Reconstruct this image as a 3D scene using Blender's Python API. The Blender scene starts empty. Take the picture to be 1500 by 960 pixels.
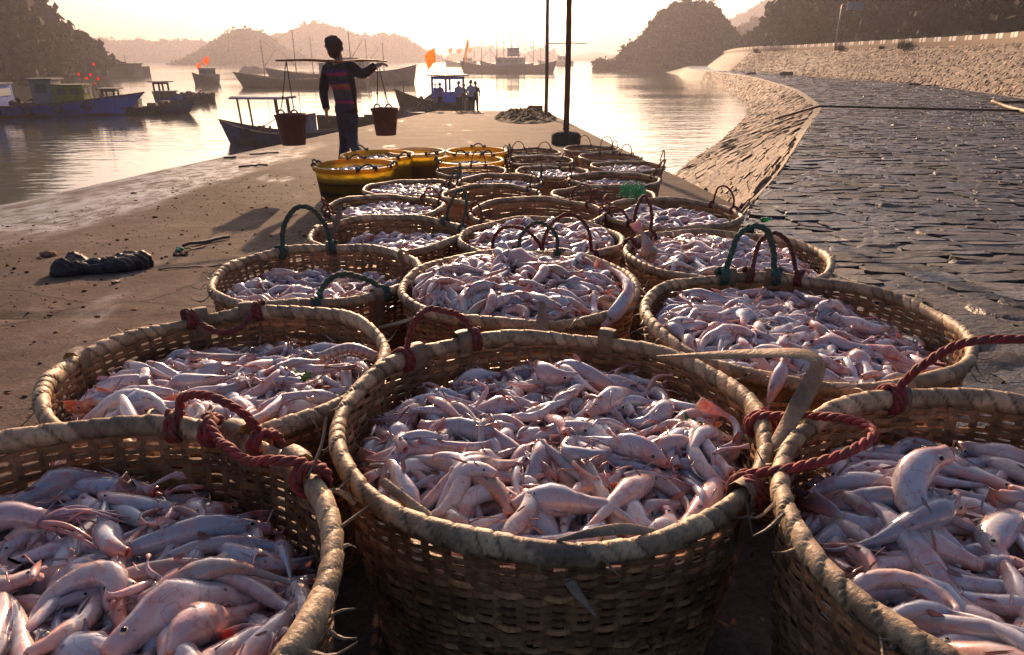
import bpy, math, random
import numpy as np
from mathutils import Vector, Matrix, Quaternion

# ------------------------------------------------------------------ camera, sky, sun, exposure
scene = bpy.context.scene
COL = scene.collection
F, PITCH = 1000.0, math.radians(21.55)
CP, SP = math.cos(PITCH), math.sin(PITCH)
cam_d = bpy.data.cameras.new('camera'); cam = bpy.data.objects.new('camera', cam_d); COL.objects.link(cam)
cam_d.sensor_width = 36.0; cam_d.lens = 36.0 * F / 1500.0
cam_d.clip_start = 0.02; cam_d.clip_end = 6000
cam.rotation_euler = (math.pi / 2 - PITCH, 0, 0)
scene.camera = cam

SUN_EL, SUN_AZ = math.radians(15.0), math.radians(-5.5)
SUN = Vector((math.sin(SUN_AZ) * math.cos(SUN_EL), math.cos(SUN_AZ) * math.cos(SUN_EL), math.sin(SUN_EL)))
world = bpy.data.worlds.new('World'); scene.world = world; world.use_nodes = True
wn = world.node_tree; wn.nodes.clear()
sky = wn.nodes.new('ShaderNodeTexSky'); sky.sky_type = 'NISHITA'; sky.sun_disc = False
sky.sun_elevation = SUN_EL; sky.sun_rotation = SUN_AZ; sky.air_density = 1.0; sky.dust_density = 6.5; sky.ozone_density = 2.5
bg = wn.nodes.new('ShaderNodeBackground'); bg.inputs['Strength'].default_value = 0.10
wo = wn.nodes.new('ShaderNodeOutputWorld')
tint = wn.nodes.new('ShaderNodeMix'); tint.data_type = 'RGBA'; tint.blend_type = 'MULTIPLY'; tint.inputs[0].default_value = 1; tint.inputs[7].default_value = (1.0, .93, 1.0, 1)
wn.links.new(sky.outputs[0], tint.inputs[6]); wn.links.new(tint.outputs[2], bg.inputs['Color']); wn.links.new(bg.outputs[0], wo.inputs['Surface'])
sl = bpy.data.lights.new('sun', 'SUN'); sl.energy = 5.0; sl.angle = math.radians(0.6); sl.color = (1.0, 0.62, 0.36)
so = bpy.data.objects.new('sun', sl); COL.objects.link(so); so.rotation_euler = SUN.to_track_quat('Z', 'Y').to_euler()
scene.view_settings.view_transform = 'Standard'; scene.view_settings.look = 'None'
scene.view_settings.exposure = 0.62; scene.view_settings.gamma = 1.0; scene.view_settings.use_curve_mapping = False

# ------------------------------------------------------------------ helpers
RNG = np.random.default_rng(7)
def A(*a): return np.array(a, float)
def spot(px, py, dist):
    """the real place, dist metres ahead, that stands at this bearing and elevation"""
    u, v = (px - 750) / F, (py - 480) / F
    k = dist / (CP - v * SP)
    return A(u * k, dist, -(SP + v * CP) * k)
def spot_z(px, py, z):
    u, v = (px - 750) / F, (py - 480) / F
    k = z / -(SP + v * CP)
    return A(u * k, (CP - v * SP) * k, z)
SEA = -3.8
def gz(y):
    y = np.asarray(y, float)
    return np.where(y < 5.3, -(.76 + .086 * y), -(1.2158 + .047 * (y - 5.3)))
def bz(y):
    y = np.asarray(y, float)
    return np.where(y < 5.3, -(.76 + .086 * y), np.maximum(-(1.2158 + .033 * (y - 5.3)), -2.0)) + .0

def hash2(i, j, k=0):
    n = np.sin(i * 127.1 + j * 311.7 + k * 74.7) * 43758.5453
    return n - np.floor(n)
def vnoise(x, y, seed=0):
    xi, yi = np.floor(x), np.floor(y); fx, fy = x - xi, y - yi
    fx = fx * fx * (3 - 2 * fx); fy = fy * fy * (3 - 2 * fy)
    a, b = hash2(xi, yi, seed), hash2(xi + 1, yi, seed); c, d = hash2(xi, yi + 1, seed), hash2(xi + 1, yi + 1, seed)
    return (a * (1 - fx) + b * fx) * (1 - fy) + (c * (1 - fx) + d * fx) * fy
def fbm(x, y, o=4, seed=0):
    s, a, t = 0, .5, 0
    for k in range(o):
        s = s + a * vnoise(x, y, seed + k * 13); t += a; a *= .5; x = x * 2.03 + 5.1; y = y * 2.03 + 1.7
    return s / t
def stones(x, y, jit=.85, seed=0):
    """cell distance to border, cell random value, tilt height"""
    xi, yi = np.floor(x), np.floor(y)
    d1 = np.full(x.shape, 9.); d2 = d1.copy(); id_ = np.zeros(x.shape); til = np.zeros(x.shape)
    for a in (-1, 0, 1):
        for b in (-1, 0, 1):
            cx, cy = xi + a, yi + b
            px_ = cx + .5 + jit * (hash2(cx, cy, seed) - .5); py_ = cy + .5 + jit * (hash2(cx, cy, seed + 1) - .5)
            d = np.hypot(x - px_, y - py_); h = hash2(cx, cy, seed + 2)
            t = (x - px_) * (hash2(cx, cy, seed + 3) - .5) + (y - py_) * (hash2(cx, cy, seed + 4) - .5)
            near = d < d1
            d2 = np.where(near, d1, np.minimum(d2, d)); id_ = np.where(near, h, id_); til = np.where(near, t, til); d1 = np.where(near, d, d1)
    return d2 - d1, id_, til

class MB:
    """collects shapes and links them as ONE mesh object"""
    def __init__(s): s.V, s.C, s.F, s.n = [], [], {}, 0
    def add(s, V, Fs, col=(1, 1, 1), mat=0, smooth=True):
        V = np.asarray(V, float).reshape(-1, 3); col = np.asarray(col, float)
        if col.ndim == 1: col = np.tile(col, (len(V), 1))
        s.V.append(V); s.C.append(col)
        if not isinstance(Fs, (list, tuple)): Fs = [Fs]
        for f in Fs:
            f = np.asarray(f, int)
            if f.size == 0: continue
            s.F.setdefault((f.shape[1], mat, smooth), []).append(f + s.n)
        s.n += len(V); return s
    def tube(s, P, R, n=8, R2=None, up=None, col=(1, 1, 1), mat=0, cap=True, smooth=True):
        V, Fs = tube(P, R, n, R2, up, cap); col = np.asarray(col, float)
        if col.ndim == 2: col = np.repeat(col, n, 0)
        return s.add(V, Fs, col, mat, smooth)
    def box(s, c, d, col=(1, 1, 1), mat=0, R=None, taper=1.0):
        x, y, z = np.asarray(d, float) / 2
        V = np.array([(sx * x * (taper if sz > 0 else 1), sy * y * (taper if sz > 0 else 1), sz * z) for sz in (-1, 1) for sy in (-1, 1) for sx in (-1, 1)])
        if R is not None: V = V @ np.asarray(R).T
        Q = [(0, 2, 3, 1), (4, 5, 7, 6), (0, 1, 5, 4), (2, 6, 7, 3), (0, 4, 6, 2), (1, 3, 7, 5)]
        return s.add(V + np.asarray(c, float), np.array(Q), col, mat, False)
    def ball(s, c, r, n=10, m=7, col=(1, 1, 1), mat=0, sc=(1, 1, 1)):
        t = np.linspace(0, math.pi, m); P = np.c_[np.zeros(m), np.zeros(m), -np.cos(t)]
        V, Fs = tube(P, np.maximum(np.sin(t), .02), n, None, A(0, 1, .001), True)
        return s.add(V * r * np.asarray(sc) + np.asarray(c, float), Fs, col, mat)
    def lathe(s, prof, n=24, c=(0, 0, 0), col=(1, 1, 1), mat=0, smooth=True):
        prof = np.asarray(prof, float); t = np.linspace(0, 2 * math.pi, n, endpoint=False)
        V = np.stack([prof[:, 0:1] * np.cos(t), prof[:, 0:1] * np.sin(t), np.repeat(prof[:, 1:2], n, 1)], -1).reshape(-1, 3)
        return s.add(V + np.asarray(c, float), [gridf(len(prof), n, True)], col, mat, smooth)
    def grid(s, G, col=(1, 1, 1), mat=0, smooth=True, flip=False):
        a, b = G.shape[:2]; f = gridf(a, b, False)
        if flip: f = f[:, ::-1]
        c = np.asarray(col, float)
        if c.ndim == 3: c = c.reshape(-1, 3)
        return s.add(G.reshape(-1, 3), [f], c, mat, smooth)
    def arrays(s):
        return np.concatenate(s.V), np.concatenate(s.C)
    def move(s, M):
        M = np.array(M); s.V = [v @ M[:3, :3].T + M[:3, 3] for v in s.V]; return s
    def join(s, o):
        for v, c in zip(o.V, o.C): s.V.append(v); s.C.append(c)
        for k, fl in o.F.items(): s.F.setdefault(k, []).extend([f + s.n for f in fl])
        s.n += o.n; return s
    def mesh(s, name, mats):
        V, C = s.arrays(); me = bpy.data.meshes.new(name)
        me.vertices.add(len(V)); me.vertices.foreach_set('co', V.astype('f').ravel())
        li, ls, mi, sm, pos = [], [], [], [], 0
        for (k, m, smo), fl in s.F.items():
            f = np.concatenate(fl); li.append(f.ravel()); ls.append(pos + np.arange(len(f)) * k); pos += f.size
            mi.append(np.full(len(f), m)); sm.append(np.full(len(f), smo))
        li = np.concatenate(li); ls = np.concatenate(ls)
        me.loops.add(len(li)); me.loops.foreach_set('vertex_index', li.astype('i'))
        me.polygons.add(len(ls)); me.polygons.foreach_set('loop_start', ls.astype('i'))
        me.polygons.foreach_set('material_index', np.concatenate(mi).astype('i'))
        me.polygons.foreach_set('use_smooth', np.concatenate(sm))
        at = me.color_attributes.new('col', 'FLOAT_COLOR', 'POINT')
        at.data.foreach_set('color', np.c_[C, np.ones(len(C))].astype('f').ravel())
        me.update(calc_edges=True)
        for m in (mats if isinstance(mats, (list, tuple)) else [mats]): me.materials.append(m)
        return me
    def build(s, name, mats, parent=None, loc=(0, 0, 0), rz=0):
        o = bpy.data.objects.new(name, s.mesh(name, mats)); COL.objects.link(o)
        if parent is not None: o.parent = parent
        o.location = loc; o.rotation_euler = (0, 0, rz); return o

def gridf(a, b, closed):
    i = np.arange(a - 1)[:, None]; j = np.arange(b if closed else b - 1)[None]; j2 = (j + 1) % b
    return np.stack([i * b + j, i * b + j2, (i + 1) * b + j2, (i + 1) * b + j], -1).reshape(-1, 4)
def tube(P, R, n=8, R2=None, up=None, cap=True):
    P = np.asarray(P, float); m = len(P); R = np.broadcast_to(R, (m,)).astype(float); R2 = R if R2 is None else np.broadcast_to(R2, (m,)).astype(float)
    T = np.gradient(P, axis=0); T /= np.linalg.norm(T, axis=1, keepdims=True) + 1e-12
    if up is not None:
        S = np.cross(T, np.broadcast_to(up, T.shape)); S /= np.linalg.norm(S, axis=1, keepdims=True) + 1e-9
    else:
        S = np.zeros((m, 3)); a = A(0, 0, 1) if abs(T[0][2]) < .9 else A(1, 0, 0); s = np.cross(T[0], a); s /= np.linalg.norm(s)
        for i in range(m):
            s = s - T[i] * (s @ T[i]); s /= np.linalg.norm(s) + 1e-12; S[i] = s
    N = np.cross(S, T); t = np.linspace(0, 2 * math.pi, n, endpoint=False)
    V = P[:, None] + R[:, None, None] * np.cos(t)[None, :, None] * S[:, None] + R2[:, None, None] * np.sin(t)[None, :, None] * N[:, None]
    Fs = [gridf(m, n, True)[:, ::-1]]
    if cap: Fs += [np.arange(n)[None], (np.arange(n)[::-1] + (m - 1) * n)[None]]
    return V.reshape(-1, 3), Fs
def smoothpath(pts, n):
    pts = np.asarray(pts, float); k = len(pts)
    if k < 3: return np.array([pts[0] + (pts[-1] - pts[0]) * t for t in np.linspace(0, 1, n)])
    Pp = np.vstack([2 * pts[0] - pts[1], pts, 2 * pts[-1] - pts[-2]]); out = []
    for u in np.linspace(0, k - 1 - 1e-6, n):
        i = int(u); t = u - i; a, b, c, d = Pp[i:i + 4]
        out.append(.5 * ((2 * b) + (c - a) * t + (2 * a - 5 * b + 4 * c - d) * t * t + (3 * b - a - 3 * c + d) * t ** 3))
    return np.array(out)
def rope(mb, pts, r, col, turns=None, n=6, per=9):
    P = np.asarray(pts, float); seg = np.r_[0, np.cumsum(np.linalg.norm(np.diff(P, axis=0), axis=1))]; L = seg[-1]
    pitch = r * 6.5; m = max(int(L / pitch * per), 8)
    s = np.linspace(0, L, m); Q = np.stack([np.interp(s, seg, P[:, k]) for k in range(3)], -1)
    Q[1:-1] = (Q[:-2] + Q[1:-1] * 2 + Q[2:]) / 4
    T = np.gradient(Q, axis=0); T /= np.linalg.norm(T, axis=1, keepdims=True) + 1e-12
    S = np.zeros_like(Q); sv = np.cross(T[0], A(.3, .1, 1)); sv /= np.linalg.norm(sv)
    for i in range(m): sv = sv - T[i] * (sv @ T[i]); sv /= np.linalg.norm(sv) + 1e-12; S[i] = sv
    N = np.cross(S, T)
    for k in range(3):
        ph = s / pitch * 2 * math.pi + k * 2.0944
        Pk = Q + (S * np.cos(ph)[:, None] + N * np.sin(ph)[:, None]) * r * .5
        mb.tube(Pk, r * .56, n, None, None, np.asarray(col) * (.85 + .3 * (k == 1)))
    return mb

def empty(name, loc=(0, 0, 0), rz=0):
    o = bpy.data.objects.new(name, None); COL.objects.link(o); o.location = loc; o.rotation_euler = (0, 0, rz); o.empty_display_size = .2; return o
def tag(o, label=None, cat=None, group=None, kind=None):
    if label: o['label'] = label
    if cat: o['category'] = cat
    if group: o['group'] = group
    if kind: o['kind'] = kind
    return o
def copy_tree(o, parent=None):
    c = o.copy(); COL.objects.link(c)
    if parent is not None: c.parent = parent
    for ch in list(o.children): copy_tree(ch, c)
    return c
def fuse(mb, voxel, smooth=4):
    """voxel-fuse overlapping volumes into one continuous skin"""
    ob = bpy.data.objects.new('tmp', mb.mesh('tmp', [])); COL.objects.link(ob)
    m = ob.modifiers.new('r', 'REMESH'); m.mode = 'VOXEL'; m.voxel_size = voxel; m.use_smooth_shade = True
    s = ob.modifiers.new('s', 'SMOOTH'); s.iterations = smooth; s.factor = .5
    dg = bpy.context.evaluated_depsgraph_get(); dg.update(); ev = ob.evaluated_get(dg)
    me = bpy.data.meshes.new_from_object(ev); bpy.data.objects.remove(ob); return me
def fused(mb, voxel, name, mat, parent, smooth=4, colf=None):
    me = fuse(mb, voxel, smooth); me.materials.clear(); me.materials.append(mat)
    if colf is not None:
        n = len(me.vertices); co = np.empty(n * 3, 'f'); me.vertices.foreach_get('co', co); C = colf(co.reshape(-1, 3))
        if 'col' in me.color_attributes: me.color_attributes.remove(me.color_attributes['col'])
        at = me.color_attributes.new('col', 'FLOAT_COLOR', 'POINT'); at.data.foreach_set('color', np.c_[C, np.ones(n)].astype('f').ravel())
    o = bpy.data.objects.new(name, me); COL.objects.link(o)
    if parent is not None: o.parent = parent
    return o

# ------------------------------------------------------------------ materials
class NT:
    def __init__(s, name):
        s.m = bpy.data.materials.new(name); s.m.use_nodes = True; s.t = s.m.node_tree; s.b = s.t.nodes['Principled BSDF']; s.out = s.t.nodes['Material Output']
    def n(s, typ, **kw):
        nd = s.t.nodes.new(typ)
        for k, v in kw.items():
            if k in nd.inputs: nd.inputs[k].default_value = v
            else: setattr(nd, k, v)
        return nd
    def l(s, a, b): s.t.links.new(a, b)
    def noise(s, scale, detail=4, rough=.6, vec=None, stretch=None):
        nd = s.n('ShaderNodeTexNoise'); nd.inputs['Scale'].default_value = scale; nd.inputs['Detail'].default_value = detail; nd.inputs['Roughness'].default_value = rough
        if vec is None:
            tc = s.n('ShaderNodeTexCoord'); vec = tc.outputs['Object']
        if stretch is not None:
            mp = s.n('ShaderNodeMapping'); mp.inputs['Scale'].default_value = stretch; s.l(vec, mp.inputs['Vector']); vec = mp.outputs[0]
        s.l(vec, nd.inputs['Vector']); return nd.outputs['Fac']
    def ramp(s, fac, stops):
        r = s.n('ShaderNodeValToRGB'); e = r.color_ramp.elements
        while len(e) < len(stops): e.new(.5)
        for k, (p, c) in enumerate(stops):
            e[k].position = p; e[k].color = (*c, 1) if isinstance(c, (tuple, list)) else (c, c, c, 1)
        s.l(fac, r.inputs[0]); return r.outputs[0]
    def mix(s, fac, a, b, mode='MIX'):
        m = s.n('ShaderNodeMix'); m.data_type = 'RGBA'; m.blend_type = mode
        for v, i in ((fac, 0), (a, 6), (b, 7)):
            if hasattr(v, 'is_linked') or hasattr(v, 'links'): s.l(v, m.inputs[i])
            elif i == 0: m.inputs[0].default_value = v
            else: m.inputs[i].default_value = (*v, 1)
        return m.outputs[2]
    def vcol(s): a = s.n('ShaderNodeAttribute'); a.attribute_name = 'col'; return a.outputs['Color']
    def bump(s, h, strength=.5, dist=.01, prev=None):
        b = s.n('ShaderNodeBump'); b.inputs['Strength'].default_value = strength; b.inputs['Distance'].default_value = dist; s.l(h, b.inputs['Height'])
        if prev is not None: s.l(prev, b.inputs['Normal'])
        return b.outputs[0]
    def col(s, c):
        if isinstance(c, (tuple, list)): s.b.inputs['Base Color'].default_value = (*c, 1)
        else: s.l(c, s.b.inputs['Base Color'])
        return s
    def set(s, **kw):
        for k, v in kw.items():
            k = k.replace('_', ' ')
            i = s.b.inputs[k]
            if hasattr(v, 'links'): s.l(v, i)
            else: i.default_value = v
        return s
MATS = {}
def vmat(name, rough=.6, noise=30, amt=.35, bump=.3, bdist=.005, spec=.5, stretch=None, metal=0, coat=0):
    """material tinted by the mesh's own colours, with uneven wear"""
    if name in MATS: return MATS[name]
    t = NT(name); v = t.vcol(); nz = t.noise(noise, 5, .65, stretch=stretch)
    t.col(t.mix(1.0, v, t.ramp(nz, [(.25, 1 - amt), (.75, 1 + amt * .4)]), 'MULTIPLY'))
    t.set(Roughness=t.ramp(nz, [(.3, min(rough + .15, 1)), (.7, max(rough - .12, 0))]), Normal=t.bump(nz, bump, bdist), Metallic=metal)
    t.b.inputs['Specular IOR Level'].default_value = spec; t.b.inputs['Coat Weight'].default_value = coat
    MATS[name] = t.m; return t.m
# ------------------------------------------------------------------ the setting
def struct(o): o['kind'] = 'structure'; return o
PIER_L, PIER_R, PIER_END = -5.0, 1.75, 44.0

# sea floor / ground sheet far below, then the water
t = NT('seabed'); t.col((.07, .06, .05)).set(Roughness=.9)
mb = MB(); g = np.array([[(-1200, -200, -6.2), (1200, -200, -6.2)], [(-1200, 1290, -6.2), (1200, 1290, -6.2)]]); mb.grid(g)
struct(mb.build('ground', t.m))

t = NT('sea_water'); tc = t.n('ShaderNodeTexCoord')
n1 = t.noise(1.1, 3, .55, tc.outputs['Object'], (.55, 1.5, 1)); n2 = t.noise(.16, 3, .6, tc.outputs['Object'], (.5, 1.6, 1)); n3 = t.noise(5.0, 2, .5, tc.outputs['Object'], (.6, 1.4, 1))
mix = t.n('ShaderNodeMath', operation='MULTIPLY_ADD'); mix.inputs[1].default_value = 1.6
t.l(n2, mix.inputs[0]); t.l(n1, mix.inputs[2])
calm = t.ramp(t.noise(.035, 2, .5, tc.outputs['Object'], (.4, 1.6, 1)), [(.38, .18), (.62, 1.0)])
b1 = t.n('ShaderNodeBump'); b1.inputs['Distance'].default_value = .045; t.l(calm, b1.inputs['Strength']); t.l(mix.outputs[0], b1.inputs['Height'])
t.col((.085, .085, .065)).set(Roughness=.07, IOR=1.33, Normal=t.bump(n3, .12, .01, b1.outputs[0]))
t.b.inputs['Specular IOR Level'].default_value = .75
mb = MB(); mb.grid(np.array([[(-1180, -180, SEA), (1180, -180, SEA)], [(-1180, 1280, SEA), (1180, 1280, SEA)]]))
struct(mb.build('sea_water', t.m))

# ---- concrete pier
t = NT('pier_concrete'); tc = t.n('ShaderNodeTexCoord'); P = tc.outputs['Object']; v = t.vcol()
big = t.noise(.9, 6, .65, P); mid = t.noise(7, 6, .7, P); fine = t.noise(90, 4, .7, P); spk = t.noise(38, 2, .5, P)
c = t.mix(t.ramp(big, [(.35, 0.), (.68, 1.)]), (.10, .075, .064), (.19, .15, .13))
c = t.mix(t.ramp(mid, [(.3, .75), (.62, 0.)]), c, (.065, .043, .032))
c = t.mix(t.ramp(fine, [(.32, .55), (.6, 0.)]), c, (.04, .028, .022))
c = t.mix(t.ramp(spk, [(.70, 0.), (.76, .8)]), c, (.42, .20, .07))
c = t.mix(t.ramp(t.noise(26, 2, .5, P), [(.70, 0.), (.75, .9)]), c, (.04, .03, .025))
c = t.mix(t.ramp(t.noise(.45, 6, .72, P, (1, 1.6, 1)), [(.46, 0.), (.60, .55)]), c, (.05, .036, .030))
c = t.mix(t.ramp(t.noise(3.2, 6, .75, P), [(.56, 0.), (.66, .5)]), c, (.21, .17, .15))
ck = t.n('ShaderNodeTexVoronoi'); ck.feature = 'DISTANCE_TO_EDGE'; ck.inputs['Scale'].default_value = .55; wv = t.n('ShaderNodeTexNoise'); wv.inputs['Scale'].default_value = 2.5; wv.inputs['Detail'].default_value = 5; t.l(P, wv.inputs['Vector'])
vm = t.n('ShaderNodeMix'); vm.data_type = 'VECTOR'; vm.inputs[0].default_value = .22; t.l(P, vm.inputs[4]); t.l(wv.outputs['Color'], vm.inputs[5]); t.l(vm.outputs[1], ck.inputs['Vector'])
c = t.mix(t.ramp(ck.outputs['Distance'], [(.0, .85), (.006, 0.)]), c, (.02, .015, .012))
c = t.mix(1.0, c, v, 'MULTIPLY')
sep = t.n('ShaderNodeSeparateColor'); wet = t.n('ShaderNodeAttribute'); wet.attribute_name = 'wet'
wn_ = t.n('ShaderNodeMath', operation='MULTIPLY'); t.l(wet.outputs['Fac'], wn_.inputs[0]); t.l(t.ramp(t.noise(5, 7, .75, P, (1.6, .8, 1)), [(.38, .05), (.56, 1.)]), wn_.inputs[1])
t.col(t.mix(wn_.outputs[0], c, (.36, .35, .35)))  # wet concrete mixed paler: its sky sheen is put into the colour
rr = t.n('ShaderNodeMix'); rr.inputs[2].default_value = .85; rr.inputs[3].default_value = .3; t.l(wn_.outputs[0], rr.inputs[0])
puddle = t.ramp(t.noise(2.3, 5, .6, P, (.7, 1.8, 1)), [(.68, 0.), (.74, 1.)])
r2 = t.n('ShaderNodeMath', operation='MULTIPLY_ADD'); t.l(puddle, r2.inputs[0]); r2.inputs[1].default_value = -.42; t.l(rr.outputs[0], r2.inputs[2])
t.set(Roughness=r2.outputs[0], Normal=t.bump(fine, .5, .006, t.bump(mid, .5, .02)))
t.b.inputs['Specular IOR Level'].default_value = .06
m_pier = t.m
def wetattr(o, w):
    a = o.data.attributes.new('wet', 'FLOAT', 'POINT'); a.data.foreach_set('value', np.asarray(w, 'f').ravel())
ys = np.concatenate([np.arange(-2.5, 1, .1), 1 + np.cumsum(.035 * 1.012 ** np.arange(240))]); ys = ys[ys < PIER_END]; ys = np.r_[ys, PIER_END]
xs = np.r_[np.linspace(-5.0, 2.05, 220)]
X, Y = np.meshgrid(xs, ys)
edge = .12 * (fbm(Y * .35, Y * 0 + 3.3) - .5) * 2
X = np.where(X < -4.5, X + edge * (-4.5 - X) / .5 * 1.2, X)
Z = gz(Y) + .012 * (fbm(X * 1.3, Y * 1.3, 4, 3) - .5) + .006 * (fbm(X * 9, Y * 9, 3, 9) - .5) - np.where(X < -4.3, (-4.3 - X) ** 2 * .12, 0)
# construction joint across the pier and a few cracks
jy = 2.62 + .05 * np.sin(X * 1.3) + .03 * fbm(X * 6, X * 0, 3)
Z -= .02 * np.exp(-((Y - jy) / .018) ** 2)
pe = np.interp(Y, [-3, 1, 2.4, 4.2, 5.6, 7], [.95, 1., 1.12, 1.5, 1.9, 2.3]); Z -= np.clip((X - pe) * 1.2, 0, .12)
C = np.ones(X.shape + (3,)); C *= (1 - .55 * np.exp(-((Y - jy) / .02) ** 2) * (X < -1))[..., None]
G = np.stack([X, Y, Z], -1)
mb = MB(); mb.grid(G, C)
# skirts down to the sea bed
for k, fl in ((0, False), (-1, True)):
    e = G[:, k]; lo = e.copy(); lo[:, 2] = -6.0; lo[:, 0] += -.25 if k == 0 else .25
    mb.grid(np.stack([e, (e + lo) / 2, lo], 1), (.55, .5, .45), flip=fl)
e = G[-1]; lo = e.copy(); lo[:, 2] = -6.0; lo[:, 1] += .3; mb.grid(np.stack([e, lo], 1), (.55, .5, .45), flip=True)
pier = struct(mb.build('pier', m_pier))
V, _ = mb.arrays()
w = np.clip((-3.25 - .03 * (V[:, 1] - 5) - V[:, 0] + .5 * (fbm(V[:, 0] * 2, V[:, 1] * .8, 4, 5) - .5)) / .25, 0, 1)
w *= (V[:, 1] > 1) * np.clip((15.0 - V[:, 1]) / 4, 0, 1) * (.35 + .65 * np.clip((fbm(V[:, 0] * 4, V[:, 1] * 1.5, 4, 8) - .36) * 7, 0, 1))
streak = np.clip((fbm(V[:, 0] * 3 + V[:, 1] * .5, V[:, 1] * .6 + 4, 4, 31) - .74) * 10, 0, 1) * (V[:, 0] < -.8) * (V[:, 1] > 1.4)
wetattr(pier, np.clip(np.maximum(w, .7 * streak), 0, 1))

# ---- stone berm, revetment and the upper sloping wall
wat_px = [(975, 272), (1010, 240), (1060, 205), (1090, 175), (1097, 158), (1080, 140), (1050, 125), (1000, 111), (965, 104.5)]
WAT = [spot_z(x, y, SEA) for x, y in wat_px]
def berm_at(px, py):
    z = -1.5
    for _ in range(30):
        p = spot_z(px, py, z); z = .5 * z + .5 * float(bz(p[1]))
    return spot_z(px, py, z)
top_px = [(1105, 335), (1150, 240), (1185, 185), (1199, 165), (1196, 150), (1150, 125), (1080, 108.5), (1010, 100.8), (985, 99)]
TOP = [berm_at(x, y) for x, y in top_px]
base_px = [(1500, 145), (1350, 124.5), (1200, 113), (1120, 107), (1050, 102.5), (1000, 99.2)]
BASE = [berm_at(x, y) for x, y in base_px]
TOP[-1][:2] = A(50.0, 205); BASE[-1][:2] = A(54.5, 205)
WATL = A(*WAT)
def xat(curve, y):
    c = np.asarray(curve); o = np.argsort(c[:, 1]); return np.interp(y, c[o, 1], c[o, 0])
TOPc = np.vstack([[.95, -3, 0], [1.0, 1.0, 0], [1.12, 2.4, 0], [1.5, 4.2, 0], [1.9, 5.6, 0], TOP]); TOPc = TOPc[np.argsort(TOPc[:, 1])]
BASEc = np.vstack([[17, -6, 0], [19, 6, 0], [22, 20, 0], BASE]); BASEc = BASEc[np.argsort(BASEc[:, 1])]
def sm(curve, n=160):
    c = np.asarray(curve); y = np.linspace(c[0, 1], c[-1, 1], 400); x = np.interp(y, c[:, 1], c[:, 0]); return c, y, x
def smooth_x(curve):
    P = smoothpath(np.asarray(curve)[:, :2], 500); o = np.argsort(P[:, 1]); return P[o]
TS, BS = smooth_x(TOPc), smooth_x(BASEc)
topx = lambda y: np.interp(y, TS[:, 1], TS[:, 0]); basex = lambda y: np.interp(y, BS[:, 1], BS[:, 0])

def slabs(mb, mapf, rows, s_of, ds, colr, seed, h0=.03, tilt=.05, gap=.93, skew=0.0):
    """separate set stones: irregular flat topped blocks laid in rows; mapf(s, t, h) -> points"""
    r = np.random.default_rng(seed); S, T_, A_, B_ = [], [], [], []
    for k in range(len(rows) - 1):
        t0, t1 = rows[k], rows[k + 1]; s0, s1 = s_of((t0 + t1) / 2); L = s0 + r.uniform(0, .03); sc = ds((t0 + t1) / 2)
        while L < s1:
            w = sc * r.lognormal(0, .32); S.append(L + w / 2); T_.append((t0 + t1) / 2 + (t1 - t0) * r.uniform(-.12, .12)); A_.append(w / 2); B_.append((t1 - t0) / 2 * r.uniform(.85, 1.25)); L += w
    S, T_, A_, B_ = map(np.array, (S, T_, A_, B_)); N = len(S); m = 12; th = np.linspace(0, 2 * math.pi, m, endpoint=False) + .26
    sq = 1 / (np.abs(np.cos(th)) ** 5 + np.abs(np.sin(th)) ** 5) ** .2; jit = 1 + r.normal(0, .085, (N, m)); u, v = np.cos(th) * sq * jit, np.sin(th) * sq * jit
    hh = h0 * r.uniform(.1, 1.2, N); tx, ty = r.normal(0, tilt, N), r.normal(0, tilt, N); ring = []
    for k_, (f, dz) in enumerate(((1.02, -1.0), (.97, -.10), (.90, .0), (.5, .04))):
        f = f * gap; z = (hh + (tx * u.T + ty * v.T) * f * .4 * np.minimum(A_, B_) * 2).T if False else hh[:, None] + (tx[:, None] * u * A_[:, None] + ty[:, None] * v * B_[:, None]) * f
        z = z + dz * (.06 if k_ == 0 else h0 * .35) + r.normal(0, h0 * .09, (N, m)); vv = T_[:, None] + v * B_[:, None] * f; ring.append(mapf(S[:, None] + u * A_[:, None] * f + skew * vv, vv, z))
    cen = mapf((S + skew * T_)[:, None], T_[:, None], hh[:, None] * 1.03); V = np.concatenate([np.stack(ring, 1).reshape(N, 4 * m, 3), cen.reshape(N, 1, 3)], 1)
    j = np.arange(m); j2 = (j + 1) % m; q = np.concatenate([np.stack([k_ * m + j, k_ * m + j2, (k_ + 1) * m + j2, (k_ + 1) * m + j], -1) for k_ in range(3)]); tri = np.stack([3 * m + j, 3 * m + j2, 0 * j + 4 * m], -1)
    o = (np.arange(N) * (4 * m + 1))[:, None, None]; br = r.lognormal(0, .42, (N, 1, 1)); hue = r.uniform(-1, 1, (N, 1, 1)) * A(.12, .0, -.12)
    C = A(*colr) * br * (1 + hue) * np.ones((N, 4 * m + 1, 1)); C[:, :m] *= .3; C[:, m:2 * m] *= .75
    mb.add(V.reshape(-1, 3), [(q[None] + o).reshape(-1, 4), (tri[None] + o).reshape(-1, 3)], C.reshape(-1, 3), 0, False); return N
t = NT('wet_stone'); tc = t.n('ShaderNodeTexCoord'); P = tc.outputs['Object']; v = t.vcol()
a1, a2 = t.noise(2.5, 6, .7, P), t.noise(26, 5, .7, P)
c = t.mix(1.0, v, t.ramp(a2, [(.25, .55), (.7, 1.25)]), 'MULTIPLY')
c = t.mix(t.ramp(a1, [(.5, 0.), (.7, .6)]), c, (.06, .042, .03))
c = t.mix(t.ramp(t.noise(60, 2, .5, P), [(.72, 0.), (.76, .9)]), c, (.4, .24, .09))
t.col(c); wet = t.n('ShaderNodeAttribute'); wet.attribute_name = 'wet'
t.b.inputs['Specular IOR Level'].default_value = .35
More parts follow.
